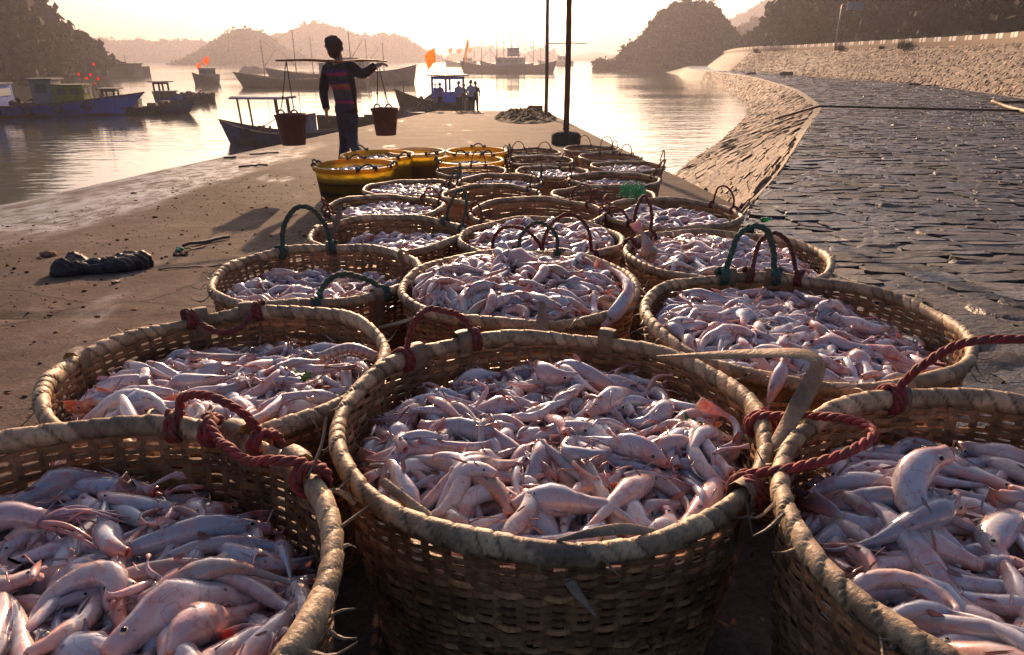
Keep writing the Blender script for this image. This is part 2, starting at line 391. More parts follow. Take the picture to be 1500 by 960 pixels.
t.set(Roughness=t.ramp(wet.outputs['Fac'], [(0., .72), (.4, .42), (1., .08)]), Normal=t.bump(a2, .55, .02, t.bump(t.noise(9, 4, .6, P), .5, .03)))
m_wet = t.m
ys = np.concatenate([[-3, -2, -1], np.linspace(-.5, 2, 30), 2 + np.cumsum(.022 * 1.0082 ** np.arange(520))]); ys = np.r_[ys[ys < 204], 205]
s = np.linspace(0, 1, 440) ** 1.35; Y = np.repeat(ys[:, None], len(s), 1); x0, x1 = topx(ys), basex(ys)
X = x0[:, None] + (x1 - x0)[:, None] * s[None]
det = 1 / (1 + (Y / 45) ** 2)
d, idv, til = stones(X * 2.1 + 1.1 * fbm(X * .8, Y * .8, 2, 4), Y * 3.3 + 1.5 * fbm(X * .7, Y * .9, 2, 41), 1.0, 11)
d2, idv2, til2 = stones(X * 6 + fbm(X * 3, Y * 3, 2), Y * 9, 1.0, 23)
face = np.clip(d * 9, 0, 1)
H = face * (.018 + .030 * idv + .06 * til) + .012 * np.clip(d2 * 4, 0, 1) * idv2 + .016 * (fbm(X * 5.1, Y * 9.8, 4, 6) - .5) + .012 * (fbm(X * 17, Y * 26, 3, 66) - .5) + .07 * (fbm(X * .35, Y * .5, 3, 16) - .5)
lvl = .022 + .012 * (fbm(X * .3, Y * .3, 2, 55) - .5)
rel = H - .07 * (fbm(X * .35, Y * .5, 3, 16) - .5) * .8
wetv = np.clip((lvl - .013 - rel) / .006, 0, 1) * np.clip((fbm(X * .55 + 9, Y * .8, 3, 77) - .42) * 8, 0, 1)
H = np.where(wetv > .3, np.maximum(H, H * .2 + (.07 * (fbm(X * .35, Y * .5, 3, 16) - .5) * .8 + lvl - .013) * .8), H)
Z = bz(Y) + H * (.35 + .65 * det) - .02
C = (A(.055, .045, .040) * (.4 + 1.3 * idv[..., None]) * (.12 + .88 * face[..., None]) + A(.03, .012, 0) * (idv2[..., None] > .6))
C = np.where(wetv[..., None] > .5, A(.05, .047, .045), C)
Z = Z - .030
C = C * .75
mb = MB(); mb.grid(np.stack([X, Y, Z], -1), C)
berm = struct(mb.build('stone_paved_shore', m_wet)); rows_ = [-1.0]
while rows_[-1] < 120: rows_.append(rows_[-1] + (.11 + .10 * hash2(len(rows_), 3.)) * (1 + max(rows_[-1], 0) / 55))
und = lambda x, y: .05 * (fbm(x * .35, y * .5, 3, 16) - .5)
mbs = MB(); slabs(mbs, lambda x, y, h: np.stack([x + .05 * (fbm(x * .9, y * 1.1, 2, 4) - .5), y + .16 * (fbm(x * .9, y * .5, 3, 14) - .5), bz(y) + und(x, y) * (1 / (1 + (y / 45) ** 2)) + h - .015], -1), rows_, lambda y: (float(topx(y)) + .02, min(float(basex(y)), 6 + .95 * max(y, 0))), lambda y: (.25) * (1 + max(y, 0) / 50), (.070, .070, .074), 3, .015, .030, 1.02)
sb = struct(mbs.build('shore_paving_stones', m_wet)); V2, _ = mbs.arrays(); wetattr(sb, np.clip(.12 + 1.1 * (fbm(V2[:, 0] * 1.1, V2[:, 1] * 1.6, 3, 71) - .35), .05, .8))
wetattr(berm, .55 + .72 * wetv)

t = NT('dry_stone'); tc = t.n('ShaderNodeTexCoord'); P = tc.outputs['Object']; v = t.vcol(); a2 = t.noise(14, 6, .7, P)
t.col(t.mix(1.0, v, t.ramp(a2, [(.25, .6), (.72, 1.25)]), 'MULTIPLY')).set(Roughness=.78, Normal=t.bump(a2, .6, .03)); m_dry = t.m
def slab(name, lowc, topc, lowz, topz, rows, cols, sc, colr, seed, amp, label=None, cat=None):
    """sloping face of set stones between two curves given as point lists (matched)"""
    L, T = np.asarray(lowc), np.asarray(topc)
    u = np.linspace(0, 1, cols)[None, :, None]
    G = L[:, None] * (1 - u) + T[:, None] * u
    seg = np.r_[0, np.cumsum(np.linalg.norm(np.diff(T[:, :2], axis=0), axis=1))]; wid = np.linalg.norm(T - L, axis=1).mean()
    sx = np.repeat(seg[:, None], cols, 1); sy = np.repeat(u[..., 0] * wid, len(L), 0)
    d, idv, til = stones(sx * sc[0] + sy * .35, sy * sc[1], .75, seed); f = np.clip(d * 5, 0, 1)
    h = amp * (f * (.4 + .6 * idv + .9 * til) + .5 * (fbm(sx * 3, sy * 3, 3, seed) - .5))
    nrm = np.cross(np.gradient(G, axis=0).reshape(-1, 3), np.gradient(G, axis=1).reshape(-1, 3)); nrm /= np.linalg.norm(nrm, axis=1, keepdims=True) + 1e-9
    nrm *= np.sign(nrm[:, 2:3]); G = G + (nrm.reshape(G.shape) * h[..., None]) * np.minimum(1, 8 * np.minimum(u, 1 - u) + .15)
    C = A(*colr) * (.45 + .95 * idv[..., None]) * (.18 + .82 * f[..., None]) * (.8 + .4 * fbm(sx * .4, sy * .6, 3, seed + 2)[..., None])
    C = C * .55; mb = MB(); mb.grid(G, C)
    # separate blocks over the bedding, out to where single stones stop being seen
    G0 = L[:, None] * (1 - u) + T[:, None] * u; nr_ = np.cross(np.gradient(G0, axis=0).reshape(-1, 3), np.gradient(G0, axis=1).reshape(-1, 3)).reshape(G0.shape)[:, cols // 2]; nr_ /= np.linalg.norm(nr_, axis=1, keepdims=True); nr_ *= np.sign(nr_[:, 2:3]); smax = np.interp(120, T[:, 1], seg)
    def mp(s, t, h):
        s = np.clip(s, 0, seg[-1]); q = np.clip(t / wid, -.0, 1.0)[..., None]; Ls = np.stack([np.interp(s, seg, L[:, k]) for k in range(3)], -1); Ts = np.stack([np.interp(s, seg, T[:, k]) for k in range(3)], -1); Ns = np.stack([np.interp(s, seg, nr_[:, k]) for k in range(3)], -1)
        return Ls * (1 - q) + Ts * q + Ns * (h[..., None] + .012)
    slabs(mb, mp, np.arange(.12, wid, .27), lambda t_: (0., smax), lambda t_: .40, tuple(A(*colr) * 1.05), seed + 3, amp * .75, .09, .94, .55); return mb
# lower revetment: from the shore's edge down under the water
n = 420; yy = 5.3 * (204 / 5.3) ** np.linspace(0, 1, n)
Tt = np.stack([topx(yy), yy, bz(yy) - .01], -1)
dT = np.gradient(Tt[:, :2], axis=0); dT /= np.linalg.norm(dT, axis=1, keepdims=True); nl = np.stack([-dT[:, 1], dT[:, 0]], -1)
for _ in range(20): nl[1:-1] = (nl[:-2] + nl[1:-1] + nl[2:]) / 3; nl /= np.linalg.norm(nl, axis=1, keepdims=True)
WS = smooth_x(WATL); Wt = Tt.copy()
for i in range(n):                       # run out at right angles until the known waterline is met
    o = np.linspace(1.5, 14, 465); q = Tt[i, :2] + nl[i] * o[:, None]; k = int(np.argmin(np.abs(q[:, 0] - np.interp(q[:, 1], WS[:, 1], WS[:, 0]))))
    Wt[i, :2] = q[k]; Wt[i, 2] = SEA
off = np.linalg.norm(Wt[:, :2] - Tt[:, :2], axis=1); off[yy < 12] = np.interp(12, yy, off)
for _ in range(60): off[1:-1] = (off[:-2] + off[1:-1] + off[2:]) / 3
Wt[:, :2] = Tt[:, :2] + nl * off[:, None] * 1.18; Wt[:, 2] = Tt[:, 2] + (SEA - Tt[:, 2]) * 1.18
o = slab('stone_slope', Wt, Tt, 0, 0, 0, 90, (1.9, 4.2), (.20, .128, .08), 5, .06).build('stone_slope', m_dry); struct(o)
# upper sloping sea wall, a thing
yb = 6 * (204 / 6.) ** np.linspace(0, 1, 360); Bt = np.stack([basex(yb), yb, bz(yb) - .05], -1)
Ut = Bt + A(4.4, 1.2, 0); Ut[:, 2] = 1.0
uw = empty('sea_wall'); tag(uw, 'long sloping upper sea wall of tan set stones rising from the dark wet shore', 'sea wall')
slab('f', Bt, Ut, 0, 0, 0, 60, (2.0, 3.6), (.195, .128, .082), 9, .10).build('stone_face', m_dry, uw)
# parapet with white and red painted blocks, along the road above
t = NT('parapet_concrete'); nz = t.noise(6, 5, .7); t.col(t.ramp(nz, [(.3, (.12, .075, .046)), (.7, (.22, .145, .09))])).set(Roughness=.85, Normal=t.bump(nz, .4, .02)); m_par = t.m
par = empty('parapet'); tag(par, 'low tan concrete parapet with painted white and dark red blocks along the road', 'parapet')
pt = Ut[::3] if False else Ut; d = np.gradient(pt[:, :2], axis=0); d /= np.linalg.norm(d, axis=1, keepdims=True); nr = np.stack([d[:, 1], -d[:, 0]], -1)
def off_(o, z): q = pt.copy(); q[:, :2] += nr * o; q[:, 2] = z; return q
prof = [(.0, .9), (.0, 1.68), (.03, 1.71), (.35, 1.71), (.38, 1.68), (.38, .9)]
mb = MB(); mb.grid(np.stack([off_(a, b) for a, b in prof], 1)); mb.build('wall', m_par, par)
m_paint = vmat('faded_paint', .6, 25, .35, .2)
seg = np.r_[0, np.cumsum(np.linalg.norm(np.diff(pt[:, :2], axis=0), axis=1))]
def on(sv, o, z): x = np.interp(sv, seg, pt[:, 0]); y = np.interp(sv, seg, pt[:, 1]); a = np.interp(sv, seg, nr[:, 0]); b = np.interp(sv, seg, nr[:, 1]); return A(x + a * o, y + b * o, z)
for k in range(60):
    s0 = 8 + k * 2.75
    if s0 > seg[-1] - 2: break
    mb = MB()
    for a, b, c in ((0, .62, (.78, .74, .72)), (.62, .86, (.25, .05, .05)), (.86, 1.25, (.76, .72, .70))):
        G = np.array([[on(s0 + q, o, z) for q in np.linspace(a, b, 3)] for o, z in ((-.012, 1.36), (-.012, 1.69), (.03, 1.722), (.36, 1.722), (.392, 1.69))]); mb.grid(G, c, smooth=False)
    mb.build('painted_block', m_paint, par)
# road behind, ground of the hills
t = NT('road'); nz = t.noise(4, 5, .7); t.col(t.ramp(nz, [(.3, (.05, .048, .045)), (.7, (.08, .075, .07))])).set(Roughness=.85)
mb = MB(); mb.grid(np.stack([off_(.38, 1.0), off_(7.5, 1.0)], 1)); struct(mb.build('road', t.m))

# ---- hills
t = NT('hill_ground'); tc = t.n('ShaderNodeTexCoord'); P = tc.outputs['Object']; v = t.vcol(); nz = t.noise(.22, 6, .7, P)
t.col(t.mix(1.0, v, t.ramp(nz, [(.3, .55), (.7, 1.3)]), 'MULTIPLY')).set(Roughness=.95, Normal=t.bump(nz, .8, 1.0)); m_hill = t.m
m_leaf = None
t = NT('foliage'); v = t.vcol(); nz = t.noise(.6, 3, .6); t.col(t.mix(1.0, v, t.ramp(nz, [(.3, .6), (.7, 1.3)]), 'MULTIPLY')).set(Roughness=.85); t.b.inputs['Specular IOR Level'].default_value = .1; m_leaf = t.m
def clump_proto(seed, nf=44):
    r = np.random.default_rng(seed); c = r.normal(size=(nf, 3)); c /= np.linalg.norm(c, axis=1, keepdims=True); c *= r.uniform(.45, 1.0, (nf, 1)); c[:, 2] = c[:, 2] * .8
    a = r.normal(size=(nf, 3)); a /= np.linalg.norm(a, axis=1, keepdims=True); b = np.cross(a, r.normal(size=(nf, 3))); b /= np.linalg.norm(b, axis=1, keepdims=True)
    s = r.uniform(.16, .34, (nf, 1)); V = np.stack([c - a * s, c + b * s * .7, c + a * s, c - b * s * .7], 1); return V
CL = [clump_proto(i) for i in range(6)]
def foliage(mb, pts, size, cols, rng):
    for p, s, c in zip(pts, size, cols):
        V = CL[rng.integers(6)]; a = rng.uniform(0, 6.28); R = np.array([[math.cos(a), -math.sin(a), 0], [math.sin(a), math.cos(a), 0], [0, 0, 1]])
        V = (V.reshape(-1, 3) @ R.T) * s * rng.uniform(.8, 1.2, 3) + p; n = len(V) // 4
        cc = np.repeat(rng.uniform(.65, 1.35, (n, 1)), 4, 0) * c
        mb.add(V, [np.arange(n * 4).reshape(-1, 4)], cc, 0, False)
def hill(name, sil, front, back, base=SEA - .5, cols=160, rows=34, amp=1.0, color=(.06, .065, .03), rock=(.2, .13, .085), rockh=0.0, seed=1, nfol=1500, fsize=1.6, frange=(.0, 1.0), label=None):
    """a ridge: sil = (px, py, distance) along the crest; it falls to its base in front and behind"""
    S = np.array([spot(*q) for q in sil]); P = smoothpath(S, cols); base = np.broadcast_to(base, (cols,))
    u = np.r_[np.linspace(0, 1, rows), np.linspace(1, 2, rows // 2)[1:]]
    fr = np.broadcast_to(front, (cols,)); prof = np.where(u <= 1, np.sin(np.clip(u, 0, 1) * math.pi / 2) ** .85, np.cos(np.clip(u - 1, 0, 1) * math.pi / 2))
    G = np.zeros((len(u), cols, 3)); dirv = P[:, :2] / np.linalg.norm(P[:, :2], axis=1, keepdims=True)
    for i, uu in enumerate(u):
        o = -(1 - uu) * fr if uu <= 1 else (uu - 1) * back
        G[i, :, :2] = P[:, :2] + dirv * (o[:, None] if np.ndim(o) else o); G[i, :, 2] = base + (P[:, 2] - base) * prof[i]
    sc = 1 / (amp * 6); nn = fbm(G[..., 0] * sc, G[..., 1] * sc + G[..., 2] * sc, 5, seed) - .5
    fall = np.where(u < 1, np.sin(u * math.pi), 0)[:, None]
    G[..., 2] += nn * amp * 2.2 * (fall * 1.5 + .35); G[..., 1] += nn * amp * 3 * fall
    hrel = (G[..., 2] - base) / (P[:, 2].max() - base.min()); r = np.clip((rockh - hrel + .12 * nn) * 14, 0, 1)[..., None]
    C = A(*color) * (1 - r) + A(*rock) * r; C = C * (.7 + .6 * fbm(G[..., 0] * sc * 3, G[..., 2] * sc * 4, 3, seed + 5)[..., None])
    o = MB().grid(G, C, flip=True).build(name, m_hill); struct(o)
    if nfol:
        rng = np.random.default_rng(seed + 99); i = rng.uniform(0, 1, nfol) ** .8 * (rows - 1) * 1.05; j = rng.uniform(0, cols - 1.01, nfol)
        i0, j0 = np.minimum(i.astype(int), len(u) - 2), j.astype(int); fi, fj = (i - i0)[:, None], (j - j0)[:, None]
        p = G[i0, j0] * (1 - fi) * (1 - fj) + G[i0 + 1, j0] * fi * (1 - fj) + G[i0, j0 + 1] * (1 - fi) * fj + G[i0 + 1, j0 + 1] * fi * fj
        rr = r[i0, j0, 0]; keep = (rr < .3) | (rng.uniform(size=nfol) < .06); p = p[keep]
        sz = fsize * rng.lognormal(0, .3, len(p)); p[:, 2] += sz * .3
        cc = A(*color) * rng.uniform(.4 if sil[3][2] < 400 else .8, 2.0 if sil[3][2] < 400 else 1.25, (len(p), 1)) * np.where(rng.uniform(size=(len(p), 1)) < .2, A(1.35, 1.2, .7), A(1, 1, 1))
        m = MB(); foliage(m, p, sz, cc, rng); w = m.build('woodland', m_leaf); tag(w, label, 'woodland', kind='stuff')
    return G
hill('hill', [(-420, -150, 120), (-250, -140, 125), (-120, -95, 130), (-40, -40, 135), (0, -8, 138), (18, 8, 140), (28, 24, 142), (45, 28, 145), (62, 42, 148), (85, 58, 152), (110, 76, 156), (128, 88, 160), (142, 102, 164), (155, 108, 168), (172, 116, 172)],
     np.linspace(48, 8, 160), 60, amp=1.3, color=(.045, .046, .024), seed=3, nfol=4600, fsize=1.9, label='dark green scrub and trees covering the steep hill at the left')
hill('hill', [(60, 80, 760), (115, 68, 750), (130, 64, 750), (165, 67, 750), (200, 66, 750), (240, 68, 750), (270, 66, 750), (300, 68, 750), (340, 80, 750)], 60, 60, amp=2, seed=5, nfol=1500, fsize=3.5, label='hazy wooded ridge behind the big blue boat')
hill('hill', [(335, 70, 672), (380, 62, 672), (410, 56, 664), (440, 44, 656), (455, 41, 656), (475, 42, 656), (500, 48, 656), (520, 55, 656), (560, 58, 659), (585, 58, 664), (600, 65, 668), (620, 78, 672), (640, 88, 680), (665, 96, 688)], 60, 60, amp=2, seed=6, nfol=1800, fsize=2.6, label='hazy wooded hill behind the moored fishing ships')
hill('hill', [(245, 113, 465), (258, 106, 468), (272, 95, 472), (290, 85, 480), (310, 70, 483), (330, 58, 488), (350, 50, 488), (370, 53, 488), (385, 58, 488), (400, 66, 488), (420, 80, 488), (450, 100, 488)], 45, 40, amp=1.6, color=(.06, .06, .035), seed=7, nfol=1900, fsize=2.2, label='wooded headland left of the moored fishing ships')
hill('rock', [(345, 113, 205), (353, 102, 206), (360, 97, 207), (375, 97, 208), (390, 100, 208), (410, 104, 208), (440, 106, 208), (470, 110, 208)], 8, 8, amp=.5, rock=(.13, .10, .08), rockh=2, seed=8, nfol=0, cols=60, rows=14)
hill('rock', [(192, 119, 172), (200, 112, 173), (210, 109, 173), (222, 111, 174), (232, 116, 175), (250, 117, 176), (268, 119, 176)], 5, 6, amp=.5, rock=(.13, .10, .08), rockh=2, seed=9, nfol=0, cols=50, rows=12)
hill('island', [(655, 94, 920), (668, 86, 920), (682, 80, 920), (700, 78, 920), (740, 79, 920), (755, 84, 920), (775, 91, 920)], 50, 50, amp=2.5, seed=10, nfol=350, fsize=5, label='tree cover of the flat topped far island behind the ships')
hill('island', [(770, 91, 860), (778, 85, 860), (785, 81, 860), (800, 81, 860), (808, 85, 860), (818, 91, 860)], 30, 30, amp=2, seed=11, nfol=150, fsize=4, cols=60, label='tree cover of the small far island left of the poles')
hill('far_shore', [(800, 88.5, 900), (830, 86.5, 900), (860, 85, 900), (900, 84, 900), (960, 84, 900), (1020, 86, 900)], 60, 60, amp=2, seed=12, nfol=0)
hill('far_hills', [(780, 86, 1150), (840, 81, 1150), (862, 78, 1150), (885, 79, 1150), (905, 80, 1150), (960, 72, 1150), (1040, 78, 1150)], 80, 60, amp=4, seed=13, nfol=0)
ISL = [(872, 101.5, 236), (885, 99, 238), (905, 92, 240), (915, 86, 242), (932, 71, 244), (950, 54, 246), (962, 40, 248), (976, 24, 250), (994, 15, 252), (1010, 11, 252), (1025, 14, 252), (1042, 19, 252), (1052, 31, 252), (1062, 44, 252), (1076, 57, 252), (1088, 70, 252), (1110, 80, 252)]
hill('island_hill', ISL, np.r_[np.linspace(6, 30, 80), np.full(80, 32)], 40, amp=1.3, color=(.036, .034, .017), rock=(.13, .075, .05), rockh=.20, seed=14, nfol=4600, fsize=1.4, label='green brown scrub on the steep headland hill beyond the curved shore')
hill('hill', [(1020, 78, 900), (1060, 42, 880), (1085, 28, 880), (1110, 14, 870), (1135, 2, 860), (1160, -12, 860), (1250, -60, 860)], 80, 80, base=-4, amp=2.5, seed=15, nfol=1600, fsize=3.4, label='pale wooded slope highest behind the road')
hill('hill', [(1050, 74, 440), (1068, 60, 440), (1090, 48, 440), (1112, 40, 440), (1130, 38, 440), (1165, 45, 440)], 40, 40, base=-2, amp=1.6, color=(.05, .06, .025), rock=(.30, .17, .10), rockh=.30, seed=16, nfol=1500, fsize=2.0, label='green knoll between the headland and the dark roadside hill')
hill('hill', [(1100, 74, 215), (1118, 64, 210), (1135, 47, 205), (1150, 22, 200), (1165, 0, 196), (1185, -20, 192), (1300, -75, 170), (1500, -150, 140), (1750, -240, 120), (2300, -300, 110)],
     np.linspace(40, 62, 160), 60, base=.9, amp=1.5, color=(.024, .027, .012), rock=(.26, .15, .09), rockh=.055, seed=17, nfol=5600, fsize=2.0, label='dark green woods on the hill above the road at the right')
def tree(px, py, dist, h, w, label, seed, flat=False, col=(.045, .05, .022), group=None):
    """(px, py) = the foot of the trunk"""
    r = np.random.default_rng(seed); p = spot(px, py, dist); t = tag(empty('tree', p), label, 'tree', group)
    bend = r.uniform(-.12, .12) * h; mb = MB(); P_ = smoothpath([(0, 0, -.8), (bend * .3, 0, h * .35), (bend, 0, h * .8)], 8); mb.tube(P_, np.linspace(h * .035, h * .015, 8), 6, col=(.07, .05, .035))
    for k in range(5):
        a = r.uniform(0, 6.28); z0 = h * r.uniform(.35, .7); mb.tube([(bend * z0 / h, 0, z0), (bend * z0 / h + math.cos(a) * w * .2, math.sin(a) * w * .2, z0 + h * .12), (bend + math.cos(a) * w * .38, math.sin(a) * w * .38, z0 + h * .2)], [h * .014, h * .01, h * .006], 5, col=(.07, .05, .035))
    mb.build('trunk', m_bark, t); mb = MB(); n = 30 if not flat else 22
    c = r.normal(size=(n, 3)); c /= np.linalg.norm(c, axis=1, keepdims=True); c *= r.uniform(.2, 1, (n, 1)) ** .6 * A(w * .5, w * .5, h * (.3 if not flat else .12)); c[:, 2] += h * .72; c[:, 0] += bend
    foliage(mb, c, r.uniform(.10, .2, n) * w, A(*col) * r.uniform(.7, 1.6, (n, 1)), r); mb.build('crown', m_leaf, t); return t
m_bark = vmat('bark', .9, 12, .4, .6, .02)
tree(74, 47, 148, 4.6, 5.2, 'lone flat topped tree leaning out of the left hill slope', 1, True)
for i, (px, py, h, w, lab) in enumerate([(966, 36, 4.5, 3.0, 'small pointed tree on the left shoulder of the headland hill'), (986, 20, 3.6, 3.6, 'round tree left of the headland summit'), (1004, 14, 4.2, 4.4, 'tallest rounded tree on the summit of the headland hill'),
    (1024, 16, 3.4, 3.8, 'second tree right of the headland summit'), (1041, 22, 4.6, 3.2, 'loose ragged tree on the right shoulder of the headland hill'), (1051, 32, 4.2, 2.8, 'lowest tree down the right edge of the headland hill'), (935, 70, 3.0, 2.2, 'bush like tree low on the left slope of the headland hill')]):
    tree(px, py, 250, h, w, lab, 20 + i)
tree(1157, 22, 198, 5.5, 3.2, 'upright conifer on the left crest of the dark roadside hill', 40)
tree(1147, 32, 200, 3.5, 3.2, 'short bushy tree beside the upright conifer on the roadside hill', 41)
# grass tufts growing out of the sea wall
m_grass = vmat('grass_blades', .7, 5, .4, .1)
for i, (px, py, sv, lab, hh) in enumerate([(1328, 69, 2.2, 'large dry green tuft growing at the foot of the parapet', .9), (1234, 79, 1.6, 'grass tuft beside the foot of the road sign post', .75), (1110, 80, 1.2, 'small dark tuft on top of the stone wall at left', .7), (1380, 46, 2.4, 'bright leafy weeds standing behind the parapet', 1.1), (1293, 72, .7, 'tiny tuft between the two bigger wall tufts', .35)]):
    k = int(np.argmin(np.abs(750 + F * Ut[:, 0] / (Ut[:, 1] * CP - Ut[:, 2] * SP) - px))); o = Ut[k] + (A(1.2, 0, 0) if i == 3 else A(-.25, -.1, -.15)); r = np.random.default_rng(i); mb = MB()
    for q in range(130):
        a = r.uniform(0, 6.28); l = hh * r.uniform(.5, 1.1); b = A(r.uniform(-1, 1) * sv * .3, r.uniform(-1, 1) * sv * .12, 0); e = b + A(math.cos(a) * l * .5, math.sin(a) * l * .5, l * r.uniform(.5, 1.2)); m_ = (b + e) / 2 + A(0, 0, l * .2); ww = A(-math.sin(a), math.cos(a), 0) * .03
        mb.add([b - ww, b + ww, m_ + ww, m_ - ww, e], [np.array([[0, 1, 2, 3]]), np.array([[3, 2, 4]])], A(.13, .14, .04) * r.uniform(.5, 1.5), 0, False)
    tag(mb.build('grass_tuft', m_grass, None, o), lab, 'grass tuft')

# haze: one closed box of even pale air round the whole scene
t = NT('haze_air'); t.t.nodes.remove(t.b); pv = t.t.nodes.new('ShaderNodeVolumePrincipled'); pv.inputs['Color'].default_value = (.86, .84, .96, 1); pv.inputs['Density'].default_value = .00045; pv.inputs['Anisotropy'].default_value = .55
t.l(pv.outputs[0], t.out.inputs['Volume'])
mb = MB(); mb.box((0, 540, 40), (2420, 1520, 96)); hz = mb.build('haze', t.m); hz['kind'] = 'stuff'
# ------------------------------------------------------------------ baskets
t = NT('bamboo_weave'); tc = t.n('ShaderNodeTexCoord'); P = tc.outputs['Object']; v = t.vcol()
a1 = t.noise(120, 3, .6, P, (1, 1, .25)); a2 = t.noise(9, 4, .6, P)
c = t.mix(1.0, v, t.ramp(a1, [(.25, .55), (.75, 1.35)]), 'MULTIPLY'); c = t.mix(t.ramp(a2, [(.45, 0.), (.7, .65)]), c, (.055, .03, .018))
t.col(c).set(Roughness=t.ramp(a2, [(.3, .6), (.7, .35)]), Normal=t.bump(a1, .5, .002)); m_weave = t.m
t = NT('bamboo_rim'); tc = t.n('ShaderNodeTexCoord'); P = tc.outputs['Object']; v = t.vcol()
a1 = t.noise(70, 5, .7, P); a2 = t.noise(14, 5, .6, P); a3 = t.noise(240, 2, .5, P, (1, 1, .4))
c = t.mix(1.0, v, t.ramp(a1, [(.25, .55), (.75, 1.25)]), 'MULTIPLY'); c = t.mix(t.ramp(a2, [(.52, 0.), (.66, .75)]), c, (.12, .085, .06)); c = t.mix(t.ramp(a3, [(.55, 0.), (.7, .5)]), c, (.10, .07, .045))
t.col(c).set(Roughness=.55, Normal=t.bump(a1, .6, .003, t.bump(a3, .5, .0015))); m_rim = t.m
t = NT('twisted_rope'); tc = t.n('ShaderNodeTexCoord'); v = t.vcol(); a1 = t.noise(500, 2, .6, tc.outputs['Object']); t.col(t.mix(t.ramp(t.noise(45, 4, .6, tc.outputs['Object']), [(.45, 0.), (.65, .6)]), t.mix(1.0, v, t.ramp(a1, [(.25, .5), (.75, 1.35)]), 'MULTIPLY'), (.10, .07, .055))).set(Roughness=.7, Normal=t.bump(a1, .6, .001)); m_rope = t.m
HB = .36
def weave(R, seed, near=True, h=HB):
    """open wicker wall: woven rows over upright stakes, floor disc; R = outer rim radius; origin on the ground"""
    r = np.random.default_rng(seed); mb = MB(); Rt, Rb = R - .016, R * .80
    rows = 52 if near else 22; nst = 64 if near else 30; seg = nst * 4; th = np.linspace(0, 2 * math.pi, seg, endpoint=False)
    rad = lambda z: Rb + (Rt - Rb) * (np.clip(z / h, 0, 1)) ** .8
    for k in range(rows):
        z = .008 + (h - .02) * (k + .5) / rows; z = z + .0011 * np.interp(th, np.linspace(0, 2 * math.pi, 25), np.r_[(q := r.normal(size=24)), q[0]])
        hw = (h / rows) * .5 * (.90 + .12 * r.uniform()) * (1.06 - .10 * (k > rows * .7)); hw = hw * (1 + .14 * np.interp(th, np.linspace(0, 2 * math.pi, 19), np.r_[(q := r.normal(size=18)), q[0]]))
        ra = rad(z) + .0042 * np.cos(th * nst / 2 + math.pi * (k % 2)) + .001 * r.normal()
        pr = [(.0016, -1), (.0016, 1), (-.0016, 1), (-.0016, -1)]
        G = np.stack([np.stack([(ra + o) * np.cos(th), (ra + o) * np.sin(th), z + s_ * hw], -1) for o, s_ in pr], 1)
        V = G.reshape(-1, 3); i = np.arange(seg)[:, None]; j = np.arange(4)[None]; i2 = (i + 1) % seg; j2 = (j + 1) % 4
        f = np.stack([i * 4 + j, i2 * 4 + j, i2 * 4 + j2, i * 4 + j2], -1).reshape(-1, 4)
        cc = np.repeat(np.interp(th, np.linspace(0, 2 * math.pi, 14), r.uniform(.6, 1.3, 14)), 4)[:, None] * A(.38, .20, .095) * r.uniform(.6, 1.3)
        if near:
            f = f.reshape(seg, 4, 4); keep = np.ones(seg, bool)
            for _ in range(r.integers(0, 4)): g0 = r.integers(0, seg); keep[(g0 + np.arange(r.integers(3, 9))) % seg] = False
            f = f[keep].reshape(-1, 4)
        mb.add(V, [f], cc * r.uniform(.75, 1.2), 0, False)
    for k in range(nst):
        a = 2 * math.pi * k / nst + math.pi / nst; zz = np.linspace(0, h - .005, 9); w = .0055 * r.uniform(.8, 1.3)
        ra = rad(zz); ta = A(-math.sin(a), math.cos(a), 0); c0 = np.stack([ra * math.cos(a), ra * math.sin(a), zz], -1); n_ = A(math.cos(a), math.sin(a), 0) * .0012
        G = np.stack([c0 - ta * w - n_, c0 + ta * w - n_, c0 + ta * w + n_, c0 - ta * w + n_, c0 - ta * w - n_], 1); mb.grid(G, A(.34, .18, .085) * r.uniform(.7, 1.2), smooth=False)
    mb.lathe([(.001, .004), (Rb * .5, .004), (Rb, .006), (Rb + .004, .02)], 40, col=(.08, .05, .03))
    return mb
